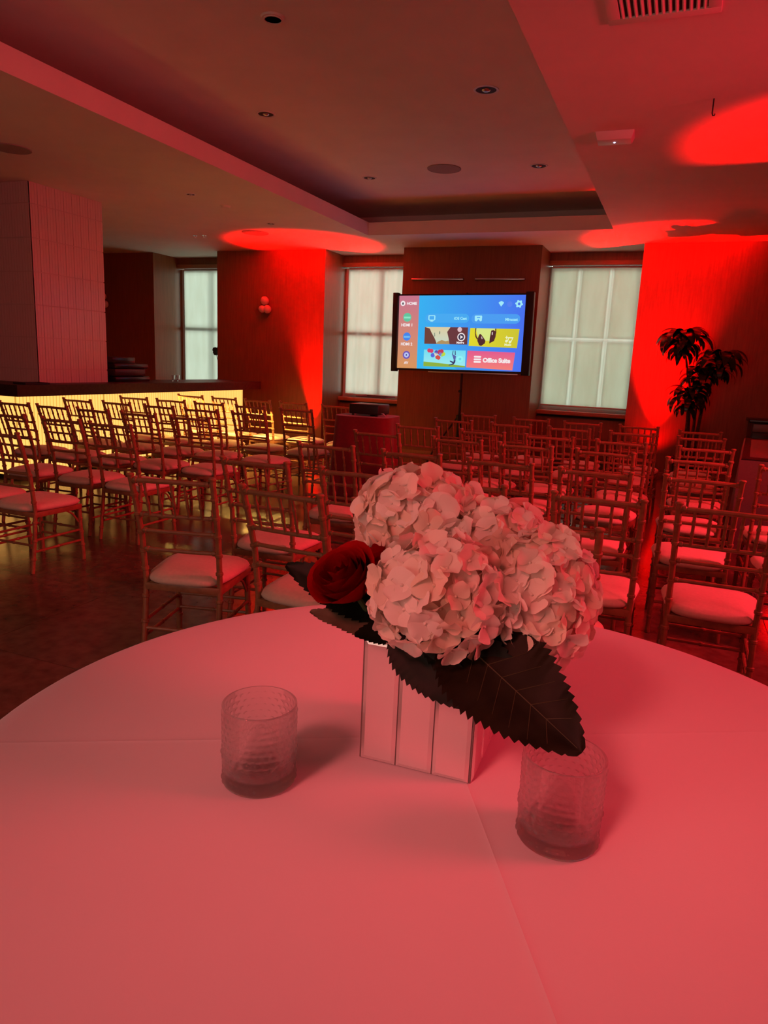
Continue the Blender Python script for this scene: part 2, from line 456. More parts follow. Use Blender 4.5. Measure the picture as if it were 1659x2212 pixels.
# ================================================================== BAR
bar = thing('bar_counter', 'long bar with dark stone top and glowing yellow ribbed front', 'bar', (-6.5, 7.8, 0))
def rel(mb, o):
    mb.v = [(x-o[0], y-o[1], z-o[2]) for x, y, z in mb.v]; return mb
bo = (-6.5, 7.8, 0)
top = MB(); top.box(-6.64, -6.30, 5.46, 10.14, .93, 1.05); top.box(-7.10, -6.64, 7.16, 10.14, .93, 1.05); top.box(-8.4, -6.64, 5.46, 6.02, .93, 1.05)
obj('counter_top', rel(top, bo), STONE, bar, smooth=False)
body = MB(); body.box(-6.64, -6.53, 5.62, 9.95, .06, .93); body.box(-8.3, -6.64, 5.62, 5.98, .06, .93)
obj('bar_body', rel(body, bo), mat('bar_carcass', (.2, .12, .06), .6), bar, smooth=False)
obj('kickboard', rel(MB().box(-6.62, -6.56, 5.66, 9.93, 0, .06).box(-8.3, -6.62, 5.66, 5.9, 0, .06), bo), BLACK, bar, smooth=False)
GLOWY = glow('backlit_onyx', (1.5, 0.70, 0.16), 1.05)
GLOWD = glow('backlit_groove', (0.80, 0.40, 0.06), .9)
obj('light_panel', rel(MB().box(-6.53, -6.522, 5.62, 9.95, .06, .93).box(-8.3, -6.53, 5.612, 5.62, .06, .93), bo), GLOWD, bar, smooth=False)
RIB = MB(); y = 5.625
PANELS = [(5.625, 6.9), (6.905, 8.2), (8.205, 9.5), (9.505, 9.945)]
for pa, pb in PANELS:
    rb = MB(); y = pa
    while y < pb-.02:
        rb.box(-6.522, -6.518, y+.008, min(y+.041, pb-.002), .07, .925); y += .045
    o = obj('ribbed_panel', rel(rb, bo), GLOWY, bar, smooth=False); o['kind'] = 'stuff'
rb = MB(); x = -8.3
while x < -6.53:
    rb.box(x+.008, min(x+.041, -6.524), 5.602, 5.612, .07, .925); x += .045
o = obj('ribbed_panel', rel(rb, bo), GLOWY, bar, smooth=False); o['kind'] = 'stuff'
obj('end_panel', rel(B(-6.62, -6.53, 9.95, 9.97, .06, .93), bo), mat('pale_end', (.62, .5, .32), .6), bar, smooth=False)

# machine and small things on the bar
em = thing('coffee_machine', 'black stacked machine on the bar beside the tiled column', 'machine', (-6.86, 7.62, 1.05))
mb = MB(); mb.box(-.20, .20, -.36, .30, 0.0, .07); obj('drip_base', mb, BLACKG, em, bev=.02)
mb = MB(); mb.box(-.20, .20, -.36, .22, .072, .17); obj('body', mb, mat('dark_brown_plastic', (.03, .016, .014), .4), em, bev=.025)
mb = MB(); mb.box(-.21, .21, -.38, .26, .172, .235); obj('hood', mb, BLACKG, em, bev=.02)
mb = MB(); mb.box(-.18, .18, -.38, .04, .236, .315); obj('bean_box', mb, BLACKG, em, bev=.012)
obj('spout', MB().tube([(.1, .25, .20), (.1, .30, .19), (.1, .325, .16)], .014, 10), STEEL, em)
obj('spout', MB().tube([(.1, .26, .05), (.1, .31, .045), (.1, .325, .02)], .014, 10), STEEL, em)
sg = thing('shot_glass', 'small clear glass on the bar near the window, left of two', 'glass', (-6.70, 8.45, 1.05), group=None)
prof = [(.020,0),(.026,.085),(.0235,.085),(.0185,.01),(.0,.01)]
obj('bowl', MB().lathe([(0,0)]+prof, 20), GLASS, sg)
s2 = dup_tree(sg); s2.location = (-6.70, 8.56, 1.05); s2['label'] = 'small clear glass on the bar near the window, right of two'
sg['group'] = s2['group'] = 'shot glasses on the bar'
tr = thing('serving_tray', 'flat black tray lying on the near corner of the bar', 'tray', (-6.45, 5.78, 1.05))
obj('tray_base', B(-.09, .09, -.16, .16, 0, .006), BLACK, tr, bev=.002)
tb = MB(); tb.box(-.09,-.082,-.16,.16,.006,.018); tb.box(.082,.09,-.16,.16,.006,.018); tb.box(-.082,.082,-.16,-.152,.006,.018); tb.box(-.082,.082,.152,.16,.006,.018)
obj('tray_rim', tb, BLACK, tr, smooth=False)
# dried flowers on the sill behind the red pier
dv = thing('dried_flowers', 'brown dried flower stem showing past the red pier in narrow window', 'plant', (-7.92, 11.335, .83))
obj('vase', MB().lathe([(0,0),(.05,0),(.065,.08),(.045,.22),(.03,.30),(.035,.33)], 20), POT, dv)
for k in range(5):
    a = k*1.3
    tip = (.09*math.cos(a)-.02, -.01+.025*math.sin(a), .70+.05*math.sin(k*2.1))
    obj('stem', MB().tube([(0,0,.30),(tip[0]*.5, tip[1]*.5, .52), tip], .004, 6), BARK, dv)
    obj('flower_head', MB().lathe([(0.001,-.05),(.03,-.045),(.055,0),(.04,.045),(.001,.055)], 10, c=tip), BARK, dv)

# sconces
GLOBE = mat('opal_globe', (.80, .62, .55), .35)
def sconce(label, loc):
    s = thing('wall_sconce', label, 'sconce', loc, group=None)
    obj('back_plate', MB().tube([(0,.0,-.06),(0,-.02,-.06)], .055, 20), STEEL, s)
    obj('arm', MB().tube([(0,-.02,-.06),(0,-.07,-.04)], .010, 8), STEEL, s)
    for dx, dz, r in ((0, .075, .072), (-.03, -.06, .06), (.05, -.06, .068)):
        yy = -.10 if dx < 0 else -.075
        obj('globe', MB().lathe([(max(.0005, r*math.sin(t*PI/12)), -r*math.cos(t*PI/12)) for t in range(13)], 20, c=(dx, yy, dz)), GLOBE, s)
    return s
sconce('cluster of three round shades on the red-lit wood pier', (-6.54, YW, 2.285))
sconce('round-shaded sconce on the dark wall just right of the tiled column', (-9.99, YW, 2.33))

# ================================================================== CEILING FITTINGS
def downlight(label, x, y, z, r=.075, cavc=None):
    d = thing('ceiling_downlight', label, 'light', (x, y, z), group='recessed downlights')
    obj('trim_ring', MB().lathe([(r*.82,-.001),(r*.84,-.006),(r,-.005),(r*1.02,0)], 28), WHITE, d)
    obj('reflector', MB().lathe([(r*.82,-.002),(r*.6,-.0012),(r*.3,-.0008),(.001,-.0006)], 28), DARKCAV, d)
    obj('lamp', MB().lathe([(.001,-.016),(r*.22,-.014),(r*.34,-.006),(r*.36,-.002)], 18), STEEL, d)
downlight('recessed downlight in the sunken ceiling, near left', -3.76, 6.10, ZU, .085)
downlight('recessed downlight in the sunken ceiling, near right', -1.70, 6.05, ZU, .10)
downlight('recessed downlight in the sunken ceiling, far left', -3.73, 8.40, ZU, .085)
downlight('recessed downlight in the sunken ceiling, far right', -1.69, 8.31, ZU, .095)
downlight('recessed downlight in the lower ceiling above the bar, nearer', -5.25, 6.97, ZC, .055)
downlight('recessed downlight in the lower ceiling above the bar, farther', -5.24, 8.65, ZC, .055)
def speaker(label, x, y, z, r):
    d = thing('ceiling_speaker', label, 'speaker', (x, y, z), group='round ceiling speakers')
    obj('grille', MB().lathe([(.001,-.008),(r*.93,-.008),(r*.93,-.001)], 36), GREYM, d)
    obj('rim', MB().lathe([(r*.93,-.001),(r*.93,-.010),(r,-.007),(r,0)], 36), GREYM, d)
speaker('round grey speaker grille in the sunken ceiling above the screen', -2.73, 8.20, ZU, .19)
speaker('round speaker grille in the lower ceiling at the left edge', -5.78, 5.10, ZC, .17)
speaker('round speaker grille in ceiling left of the red light patch', -5.84, 9.22, ZC, .19)
d = thing('smoke_detector', 'faint round disc on the sunken ceiling at the top of the photo', 'detector', (-2.72, 4.49, ZU))
obj('base', MB().lathe([(.001,-.012),(.075,-.012),(.08,0)], 30), PLASTER, d); obj('rim', MB().lathe([(.055,-.012),(.055,-.018),(.062,-.018),(.062,-.012)], 30), PLASTER, d)
d = thing('smoke_detector', 'small pale detector on the lower ceiling beside a bar downlight', 'detector', (-5.21, 7.58, ZC))
obj('base', MB().lathe([(.001,-.02),(.045,-.02),(.06,0)], 24), PLASTER, d)
for dx, lb in ((-.0, 'left'), (.16, 'right')):
    d = thing('sprinkler', 'tiny chrome sprinkler on ceiling above narrow window, %s of two' % lb, 'sprinkler', (-6.93+dx, 9.30, ZC), group='sprinklers above the narrow window')
    obj('plate', MB().lathe([(.001,-.006),(.03,-.006),(.034,0)], 18), STEEL, d); obj('head', MB().lathe([(.008,-.006),(.008,-.03),(.016,-.032),(.001,-.036)], 12), STEEL, d)
# air vent, access point, hook on the right soffit
v = thing('air_vent', 'slatted air vent in the ceiling at the top right', 'vent', (-.285, 3.90, ZC))
fr = MB(); fr.box(-.26, .26, -.32, -.26, -.012, 0); fr.box(-.26, .26, .19, .25, -.012, 0); fr.box(-.26, -.20, -.26, .19, -.012, 0); fr.box(.20, .26, -.26, .19, -.012, 0)
obj('vent_frame', fr, PLASTER, v, bev=.003); obj('duct', B(-.20, .20, -.26, .19, -.002, -.001), DARKCAV, v, smooth=False)
for k in range(13):
    x = -.185+k*.031
    obj('slat', MB().add([(x-.009,-.26,-.010),(x-.003,-.26,-.013),(x-.003,.19,-.013),(x-.009,.19,-.010),(x+.003,-.26,-.003),(x+.009,-.26,-.006),(x+.009,.19,-.006),(x+.003,.19,-.003)],
        [(0,1,2,3),(4,7,6,5),(0,4,5,1),(2,6,7,3),(1,5,6,2),(0,3,7,4)]), PLASTER, v, smooth=False)
a = thing('access_point', 'white box with a tiny blue light on the right-hand ceiling', 'device', (-.66, 5.94, ZC), R(2))
obj('housing', MB().add([(-.14,-.10,0),(.14,-.10,0),(.14,.10,0),(-.14,.10,0),(-.12,-.07,-.055),(.12,-.07,-.055),(.12,.07,-.055),(-.12,.07,-.055)],
    [(0,1,2,3),(4,7,6,5),(0,4,5,1),(1,5,6,2),(2,6,7,3),(3,7,4,0)]), WHITE, a, bev=.006)
obj('status_light', B(-.006,.006,-.006,.006,-.0585,-.055), glow('blue_led', (.55,.6,1.0), 6), a, smooth=False)
h = thing('ceiling_hook', 'thin dark hook hanging from the ceiling by the red patch', 'hook', (-.012, 5.36, ZC))
obj('wire', MB().tube([(0,0,0),(0,0,-.085),(.005,0,-.10),(.014,0,-.10),(.016,0,-.09)], .0045, 6), DARKCAV, h)

# ================================================================== SCREEN ON TRIPOD
sc = thing('projection_screen', 'lit tripod projection screen showing a blue home menu', 'screen', (-3.03, 10.22, 0))
SW, SH = 1.88, 1.045
sc_z = 1.385
tilt = -0.013
face = bpy.data.objects.new('screen_surface', B(-SW/2, SW/2, 0, .006, 0, SH).mesh('screen_surface', BLACK, smooth=False)); COL.objects.link(face); face.parent = sc
face.location = (0, 0, sc_z); face.rotation_euler = (0, tilt, 0)
hs = MB(); hs.box(-SW/2-.085, -SW/2-.002, -.05, .05, -.05, SH+.045)
for nm, x0, x1 in (('left', -SW/2-.085, -SW/2-.002), ('right', SW/2+.002, SW/2+.115)):
    o = obj('side_housing', B(x0, x1, -.05, .05, -.05, SH+.04), BLACK, sc, bev=.008); o.location = (0,0,sc_z); o.rotation_euler = (0,tilt,0)
o = obj('top_bar', B(-SW/2, SW/2, -.008, .02, SH, SH+.022), BLACK, sc, smooth=False); o.location = (0,0,sc_z); o.rotation_euler = (0,tilt,0)
o = obj('bottom_bar', B(-SW/2, SW/2, -.012, .02, -.03, -.001), BLACK, sc, smooth=False); o.location = (0,0,sc_z); o.rotation_euler = (0,tilt,0)
o = obj('weight_bar', B(-SW/2+.5, SW/2-.05, -.022, -.004, -.048, -.031), STEEL, sc, bev=.003); o.location = (0,0,sc_z); o.rotation_euler = (0,tilt,0)
pole = [(.06, .06, .0+.06), (.06, .06, 2.47)]
obj('pole', MB().tube(pole, .018, 12), BLACK, sc)
obj('pole_sleeve', MB().tube([(.06,.06,.38),(.06,.06,.70)], .030, 12), BLACK, sc)
obj('knob', MB().tube([(.06,.03,1.08),(.06,-.01,1.08)], .02, 10), BLACK, sc)
obj('collar', MB().tube([(.06,.06,.66),(.06,.06,.73)], .046, 12), BLACK, sc)
for k, an in enumerate((200, 320, 82)):
    ca, sa = math.cos(R(an)), math.sin(R(an))
    L_ = .44 if k < 2 else .30
    lg = obj('leg', MB().tube([(.06+.03*ca,.06+.03*sa,.69),(.06+L_*.7*ca,.06+L_*.7*sa,.28),(.06+L_*ca,.06+L_*sa,.015)], [.014,.014,.013], 8), BLACK, sc)
    obj('rubber_foot', MB().tube([(.06+L_*ca,.06+L_*sa,.03),(.06+L_*ca,.06+L_*sa,0)], .02, 10), BLACK, lg)
    obj('brace', MB().tube([(.06+.02*ca,.06+.02*sa,.40),(.06+L_*.62*ca,.06+L_*.62*sa,.32)], .008, 6), BLACK, sc)

def flat(name, poly, m, layer, parent=face):
    """flat print lying on the screen; poly in screen fractions (u right, v down)"""
    pts = [((u-.5)*SW, -.0006*layer-.0006, (1-v)*SH) for u, v in poly]
    mb = MB().add(pts, [tuple(range(len(pts)))])
    return obj(name, mb, m, parent, smooth=False)
def rect(u0, v0, u1, v1): return [(u0,v0),(u1,v0),(u1,v1),(u0,v1)]
ASP = SW/SH
def disc(u, v, r, n=24): return [(u+r*math.cos(2*PI*k/n), v+r*ASP*math.sin(2*PI*k/n)) for k in range(n)]
def pill(u0, v0, u1, v1, n=10):
    r = (v1-v0)/2; ru = r/ASP; c = (v0+v1)/2
    return [(u1-ru+ru*math.sin(PI*k/n), c-r*math.cos(PI*k/n)) for k in range(n+1)] + [(u0+ru-ru*math.sin(PI*k/n), c+r*math.cos(PI*k/n)) for k in range(n+1)]
def text(s, u, v, size, m, align='CENTER', layer=6, bold=0.0):
    cu = bpy.data.curves.new('lettering', 'FONT'); cu.body = s; cu.size = size; cu.align_x = align; cu.align_y = 'CENTER'; cu.offset = bold
    o = bpy.data.objects.new('lettering', cu); COL.objects.link(o)
    dg = bpy.context.evaluated_depsgraph_get()
    me = bpy.data.meshes.new_from_object(o.evaluated_get(dg))
    bpy.data.objects.remove(o)
    me.name = 'lettering'; me.materials.clear(); me.materials.append(m)
    t = link('lettering', me, face)
    t.location = ((u-.5)*SW, -.0006*layer-.0006, (1-v)*SH); t.rotation_euler = (PI/2, 0, 0)
    return t
gW = glow('print_white', lin(250, 238, 240), .95)
gC = glow('print_cyan_white', lin(165, 238, 255), .95)
flat('menu_background', rect(.166,0,1,1), glow('menu_blue', lin(62, 185, 252), .9, lin(78, 118, 250), 0), 0)
flat('menu_glow', [(.166,.55),(.5,1),(.166,1)], glow('menu_cyan', lin(62, 190, 252), .9), 1)
flat('side_menu', rect(0,0,.166,1), glow('menu_pink', lin(232, 160, 100), .85, lin(214, 125, 150), 2), 1)
flat('home_icon', disc(.032,.105,.020), gW, 3); flat('home_glyph', [(.032,.085),(.040,.105),(.040,.122),(.024,.122),(.024,.105)], glow('glyph_grey', lin(110,100,110), .8), 4)
text('HOME', .106, .108, .056, gW, bold=.002)
flat('input_icon', disc(.072,.295,.034), glow('icon_green', lin(105, 205, 165), .9), 3); flat('icon_band', rect(.045,.285,.099,.31), glow('band_green', lin(150, 240, 205), .9), 4)
text('HDMI 1', .072, .402, .056, gW, bold=.002)
flat('input_icon', disc(.074,.560,.032), glow('icon_blue', lin(75, 140, 245), .9), 3); flat('icon_band', rect(.048,.550,.100,.577), glow('band_blue', lin(120, 195, 255), .9), 4)
text('HDMI 2', .074, .665, .056, gW, bold=.002)
flat('input_icon', disc(.076,.815,.031), glow('icon_violet', lin(118, 92, 190), .9), 3); flat('icon_ring', disc(.076,.815,.020), glow('ring_pale', lin(190, 200, 250), .95), 4); flat('icon_dot', disc(.076,.815,.0065), glow('dot_dark', lin(70, 70, 130), .9), 5)
text('AV', .076, .925, .05, gW, bold=.002)
flat('signal_icon', [(.795,.10),(.803,.086),(.816,.078),(.829,.086),(.837,.10),(.816,.150)], gC, 3)
flat('status_icon', disc(.880,.118,.020), glow('menu_soft', lin(92, 135, 250), .9), 3)
gear = []
for k in range(24):
    rr = .029 if (k % 4) in (0, 1) else .022
    aa = 2*PI*k/24
    gear.append((.950+rr*math.cos(aa), .115+rr*ASP*math.sin(aa)))
flat('settings_icon', gear, gC, 3); flat('icon_dot', disc(.950,.115,.010), glow('gear_hole', lin(80,120,240), .9), 4)
gp = glow('pill_blue', lin(78, 178, 252), .9); gp2 = glow('pill_blue_right', lin(82, 165, 252), .9)
flat('menu_button', pill(.222,.245,.575,.365), gp, 2); flat('menu_button', pill(.592,.247,.966,.372), gp2, 2)
flat('cast_icon', [(.250,.265),(.300,.265),(.304,.275),(.304,.325),(.290,.340),(.260,.340),(.247,.325),(.247,.275)], gC, 3)
flat('icon_hole', rect(.256,.277,.295,.325), gp, 4); flat('cast_tip', [(.263,.352),(.276,.330),(.289,.352)], gC, 5)
text('iOS Cast', .556, .308, .052, gC, 'RIGHT', bold=.002)
flat('mirror_icon', [(.622,.268),(.672,.268),(.676,.28),(.674,.335),(.664,.345),(.630,.345),(.620,.335),(.618,.28)], gC, 3)
flat('icon_hole', rect(.635,.288,.660,.300), gp2, 4); flat('icon_hole', [(.633,.345),(.648,.315),(.663,.345)], gp2, 4)
text('Miracast', .948, .318, .052, gC, 'RIGHT', bold=.002)
# tile: film picture
flat('menu_tile', rect(.222,.425,.570,.655), glow('film_sky', lin(208, 226, 206), .9, lin(232, 214, 170), 2), 2)
flat('ruin_shape', [(.222,.425),(.262,.445),(.275,.49),(.285,.52),(.300,.56),(.312,.60),(.325,.655),(.222,.655)], glow('ruin_brown', lin(118, 70, 62), .9), 3)
flat('ruin_shape', [(.430,.425),(.570,.425),(.570,.655),(.428,.655),(.420,.58),(.412,.53),(.405,.49)], glow('ruin_brown_right', lin(112, 62, 66), .9), 3)
flat('dune_shape', [(.316,.655),(.335,.62),(.365,.60),(.395,.615),(.42,.605),(.43,.655)], glow('dune_tan', lin(186, 152, 100), .9), 4)
flat('figure_shape', [(.34,.49),(.345,.475),(.35,.49),(.349,.52),(.341,.52)], glow('dune_grey', lin(140, 150, 130), .9), 4)
flat('figure_shape', [(.30,.505),(.306,.50),(.309,.55),(.302,.555)], glow('dune_grey', lin(140,150,130), .9), 4)
flat('cloud_shape', disc(.505,.455,.018), glow('cloud_pink', lin(235, 200, 205), .9), 4)
flat('play_icon', disc(.520,.555,.031), gW, 5); flat('icon_hole', disc(.520,.555,.023), glow('play_dark', lin(70, 60, 80), .9), 6); flat('play_arrow', [(.513,.53),(.535,.555),(.513,.58)], gW, 7)
text('Movies', .515, .632, .040, gW, layer=7, bold=.002)
# tile: headphones on yellow
flat('menu_tile', [(.588,.432),(.966,.440),(.955,.690),(.582,.672)], glow('music_yellow', lin(238, 226, 50), .9, lin(214, 205, 55), 0), 2)
flat('tile_glow', [(.63,.434),(.78,.437),(.77,.60),(.66,.60)], glow('music_pale', lin(226, 240, 140), .9), 3)
gb = glow('headphone_brown', lin(92, 48, 50), .85)
flat('headphone_band', [(.628,.433),(.636,.433),(.633,.50),(.642,.545),(.655,.58),(.645,.585),(.632,.55),(.626,.50)], gb, 4)
flat('headphone_cup', [(.662,.515),(.672,.510),(.690,.545),(.712,.60),(.708,.635),(.680,.670),(.664,.660),(.648,.600),(.655,.545)], gb, 5)
flat('headphone_cup', [(.752,.465),(.768,.455),(.790,.480),(.788,.545),(.778,.600),(.742,.635),(.744,.560)], gb, 5)
flat('headphone_band', [(.782,.437),(.790,.437),(.792,.50),(.784,.50)], gb, 4)
gh = glow('headphone_shine', lin(225, 205, 205), .85)
flat('shine', [(.676,.545),(.683,.545),(.689,.575),(.682,.578)], gh, 6); flat('shine', [(.757,.485),(.766,.483),(.766,.52),(.758,.522)], gh, 6)
gY = glow('note_pale', lin(240, 246, 200), .95)
flat('note_head', disc(.873,.600,.010), gY, 5); flat('note_head', disc(.900,.610,.010), gY, 5)
flat('note_stem', [(.879,.598),(.887,.545),(.925,.548),(.910,.612),(.904,.61),(.915,.565),(.893,.562),(.884,.603)], gY, 5)
flat('note_star', [(.868,.545),(.873,.525),(.879,.545),(.890,.55),(.879,.558),(.874,.578),(.868,.558),(.860,.551)], gY, 5)
text('Music', .885, .648, .042, gY, layer=6, bold=.002)
# tile: balloons and jumping figure
flat('menu_tile', rect(.222,.735,.562,.965), glow('balloon_sky', lin(165, 240, 245), .95, lin(120, 225, 245), 2), 2)
flat('grass_shape', [(.222,.90),(.35,.915),(.562,.945),(.562,.965),(.222,.965)], glow('balloon_grass', lin(150, 185, 70), .9), 3)
for u_, v_, r_, c_ in ((.265,.745,.016,(225,70,110)),(.285,.750,.016,(225,70,110)),(.296,.81,.017,(95,110,225)),(.322,.795,.014,(235,225,200)),(.335,.835,.017,(225,85,75)),(.345,.842,.016,(225,85,75)),(.325,.765,.015,(90,90,190)),(.352,.765,.019,(205,65,90)),(.368,.755,.017,(205,65,90)),(.360,.79,.015,(90,140,240)),(.385,.79,.015,(200,230,70)),(.372,.805,.012,(190,220,80))):
    flat('balloon', disc(u_, v_, r_, 16), glow('balloon_%d_%d_%d' % c_, lin(*c_), .9), 4)
gf = glow('figure_violet', lin(62, 62, 110), .9)
flat('figure_arm', [(.459,.74),(.464,.74),(.462,.79),(.455,.80)], gf, 5); flat('figure_arm', [(.474,.74),(.480,.74),(.484,.80),(.476,.80)], gf, 5)
flat('figure_body', [(.452,.785),(.470,.80),(.487,.815),(.482,.87),(.470,.87),(.462,.83)], glow('figure_blue', lin(95, 105, 175), .9), 6)
flat('figure_leg', [(.470,.865),(.484,.865),(.482,.90),(.470,.93),(.430,.945),(.432,.935),(.462,.915),(.436,.885),(.440,.878),(.468,.892)], gf, 5)
flat('gallery_icon', pill(.492,.81,.545,.895), glow('gallery_cyan', lin(150, 248, 250), .95), 5); flat('icon_hole', pill(.508,.835,.53,.868), glow('gallery_hole', lin(120,225,240), .9), 6)
# tile: office suite
flat('menu_tile', [(.575,.735),(.945,.748),(.932,.985),(.572,.962)], glow('office_pink', lin(255, 135, 125), .9, lin(238, 95, 150), 2), 2)
for v_ in (.815, .850, .885):
    flat('list_bar', pill(.628, v_-.012, .686, v_+.012), gW, 4)
text('Office Suite', .806, .862, .084, gW, layer=5, bold=.005)

# steel strips added as streaks of light on the pier above the screen
for x0, x1, lb in ((-3.98, -3.16, 'left'), (-2.98, -2.24, 'right')):
    rl = thing('light_streak', 'strip added as a light streak on the pier above the screen, %s of two' % lb, 'light streak', ((x0+x1)/2, YW, 2.705))
    L2 = (x1-x0)/2
    obj('strip', B(-L2, L2, -.03, 0, -.012, .012), STEEL, rl, bev=.004)

# ================================================================== PROJECTOR ON DRAPED STAND
pj_c = (-2.86, 6.62)
st = thing('projector_stand', 'small tall stand draped to the floor in burgundy cloth', 'table', (pj_c[0], pj_c[1], 0), R(4))
def drape(u, v):
    a = u*2*PI
    def sup(rx, ry, n=5.0):
        ca, sa = math.cos(a), math.sin(a)
        k = (abs(ca)**n+abs(sa)**n)**(-1/n)
        return rx*k*ca, ry*k*sa
    if v < .25:
        s = v/.25; x, y = sup(.265*s, .25*s); return (x, y, .915)
    s = (v-.25)/.75
    z = .915-.03*min(1, s*10)**.5*.6 - (.892)*max(0, s-.02)/.98
    z = max(.004, z)
    f = .285+.075*s**1.1; g = .265+.07*s**1.1
    x, y = sup(f, g, 5-2.2*s)
    w = 1+.045*s*math.sin(a*13+.6)+.03*s*math.sin(a*7)
    return (x*w, y*w, z)
obj('drape', MB().grid(drape, 96, 28), REDCLOTH, st)
obj('stand_top', B(-.24, .24, -.22, .22, .88, .905), BLACK, st, bev=.005)
obj('stand_pole', MB().tube([(0,0,.03),(0,0,.88)], .03, 10), BLACK, st)
obj('stand_base', MB().lathe([(.001,0),(.2,0),(.2,.02),(.03,.04)], 24), BLACK, st)
pj = thing('projector', 'black projector box on the burgundy draped stand', 'projector', (-2.84, 6.60, .918), R(-3))
obj('body', B(-.165, .165, -.13, .13, .016, .115), mat('projector_shell', (.02,.017,.016), .4), pj, bev=.014, seg=3)
rm = MB(); rm.box(-.162,.162,-.127,-.119,.112,.124); rm.box(-.162,.162,.119,.127,.112,.124); rm.box(-.162,-.154,-.119,.119,.112,.124); rm.box(.154,.162,-.119,.119,.112,.124)
obj('top_rim', rm, mat('rim_grey', (.10,.085,.08), .35), pj, bev=.003)
obj('lens', MB().lathe([(.001,.0),(.03,.0),(.035,-.02),(.035,-.03)], 20, c=(.06,0,0)), BLACKG, pj).rotation_euler = (-PI/2, 0, 0)
pj.children[-1].location = (0, .13, .065)
for sx in (-.13, .13):
    for sy in (-.1, .1):
        obj('foot', MB().tube([(sx,sy,0),(sx,sy,.018)], .012, 10), BLACK, pj)
obj('cable', MB().tube([(.165,-.06,.03),(.19,-.07,.03),(.20,-.05,.012),(.18,.0,.006)], .006, 8), WHITE, pj)

# ================================================================== RIGHT SIDE: DRAPED TABLE, CABINET, PLANT, UPLIGHTS
dt = thing('buffet_table', 'long table under a floor-length grey cloth at the right edge', 'table', (.53, 6.52, 0), R(-5))
def bdr(u, v):
    W_, L_, H_ = .76, 2.44, .80
    a = u*4
    # perimeter param
    per = [(0,0),(W_,0),(W_,L_),(0,L_)]
    k = int(a) % 4; t = a-int(a)
    p0 = per[k]; p1 = per[(k+1) % 4]
    x = p0[0]+(p1[0]-p0[0])*t; y = p0[1]+(p1[1]-p0[1])*t
    cx, cy = W_/2, L_/2
    if v < .2:
        s = v/.2
        return (cx+(x-cx)*s, cy+(y-cy)*s, H_)
    s = (v-.2)/.8
    nx_, ny_ = [(0,-1),(1,0),(0,1),(-1,0)][k]
    e = .004+.05*s*(.5+.5*math.sin(u*2*PI*17))*math.sin(t*PI)**.5
    if k == 0: e *= .15
    cr = (1-abs(2*t-1))
    return (x+nx_*e, y+ny_*e, max(.004, H_*(1-s)))
obj('tablecloth', MB().grid(bdr, 160, 14), GREYCLOTH, dt, ang=50)
obj('tabletop', B(.01, .75, .01, 2.43, .76, .795), BLACK, dt, smooth=False)
for lx in (.08, .68):
    for ly in (.1, 2.34):
        obj('leg', MB().tube([(lx,ly,0),(lx,ly,.76)], .018, 8), BLACK, dt)
cb = thing('sideboard', 'dark low cabinet with grey drawer fronts against far wall at right', 'cabinet', (1.70, 10.40, 0))
obj('body', B(-.80, .80, -.24, .28, .08, .90), BLACK, cb, bev=.006)
obj('top', B(-.83, .83, -.27, .28, .90, .94), BLACKG, cb, bev=.005)
for k in range(3):
    dr = obj('drawer', B(-.78+k*.52, -.28+k*.52, -.262, -.24, .79, .885), mat('blue_grey_lacquer', (.16,.18,.2), .35), cb, bev=.004)
    obj('handle', MB().tube([(-.60+k*.52,-.275,.835),(-.46+k*.52,-.275,.835)], .006, 8), STEEL, dr)
    obj('door', B(-.78+k*.52, -.28+k*.52, -.258, -.24, .11, .775), BLACKG, cb, bev=.004)
for sx in (-.7, .7):
    for sy in (-.18, .2):
        obj('leg', MB().tube([(sx,sy,0),(sx,sy,.08)], .025, 8), BLACK, cb)

# plant
pl = thing('potted_plant', 'tall dark plant with drooping glossy leaves before the red-lit wall', 'plant', (.20, 10.28, 0))
obj('pot', MB().lathe([(0,0),(.15,0),(.19,.36),(.205,.38),(.185,.385),(.17,.34),(0,.33)], 28), POT, pl)
obj('soil', MB().lathe([(.001,.345),(.168,.345)], 24), BARK, pl)
def strap(L_, w, droop, seedv):
    rnd = random.Random(seedv)
    tw = rnd.uniform(-.3,.3)
    def fn(u, v):
        t = v; ww = w*(math.sin(PI*min(1, t*.92+.08))**.7)
        ang = R(48)-droop*t**1.1
        n = 16; x = z = 0
        for i in range(n):
            tt = t*(i+.5)/n; an = R(48)-droop*tt**1.1
            x += math.cos(an)*L_*t/n; z += math.sin(an)*L_*t/n
        s = (u-.5)*2
        return (x, s*ww+tw*.1*t*L_, z-abs(s)*-.15*ww)
    return MB().grid(fn, 4, 12).mesh('leaf', PLEAF)
straps = [strap(.50,.068,R(150),1), strap(.56,.064,R(160),2), strap(.42,.066,R(135),3)]
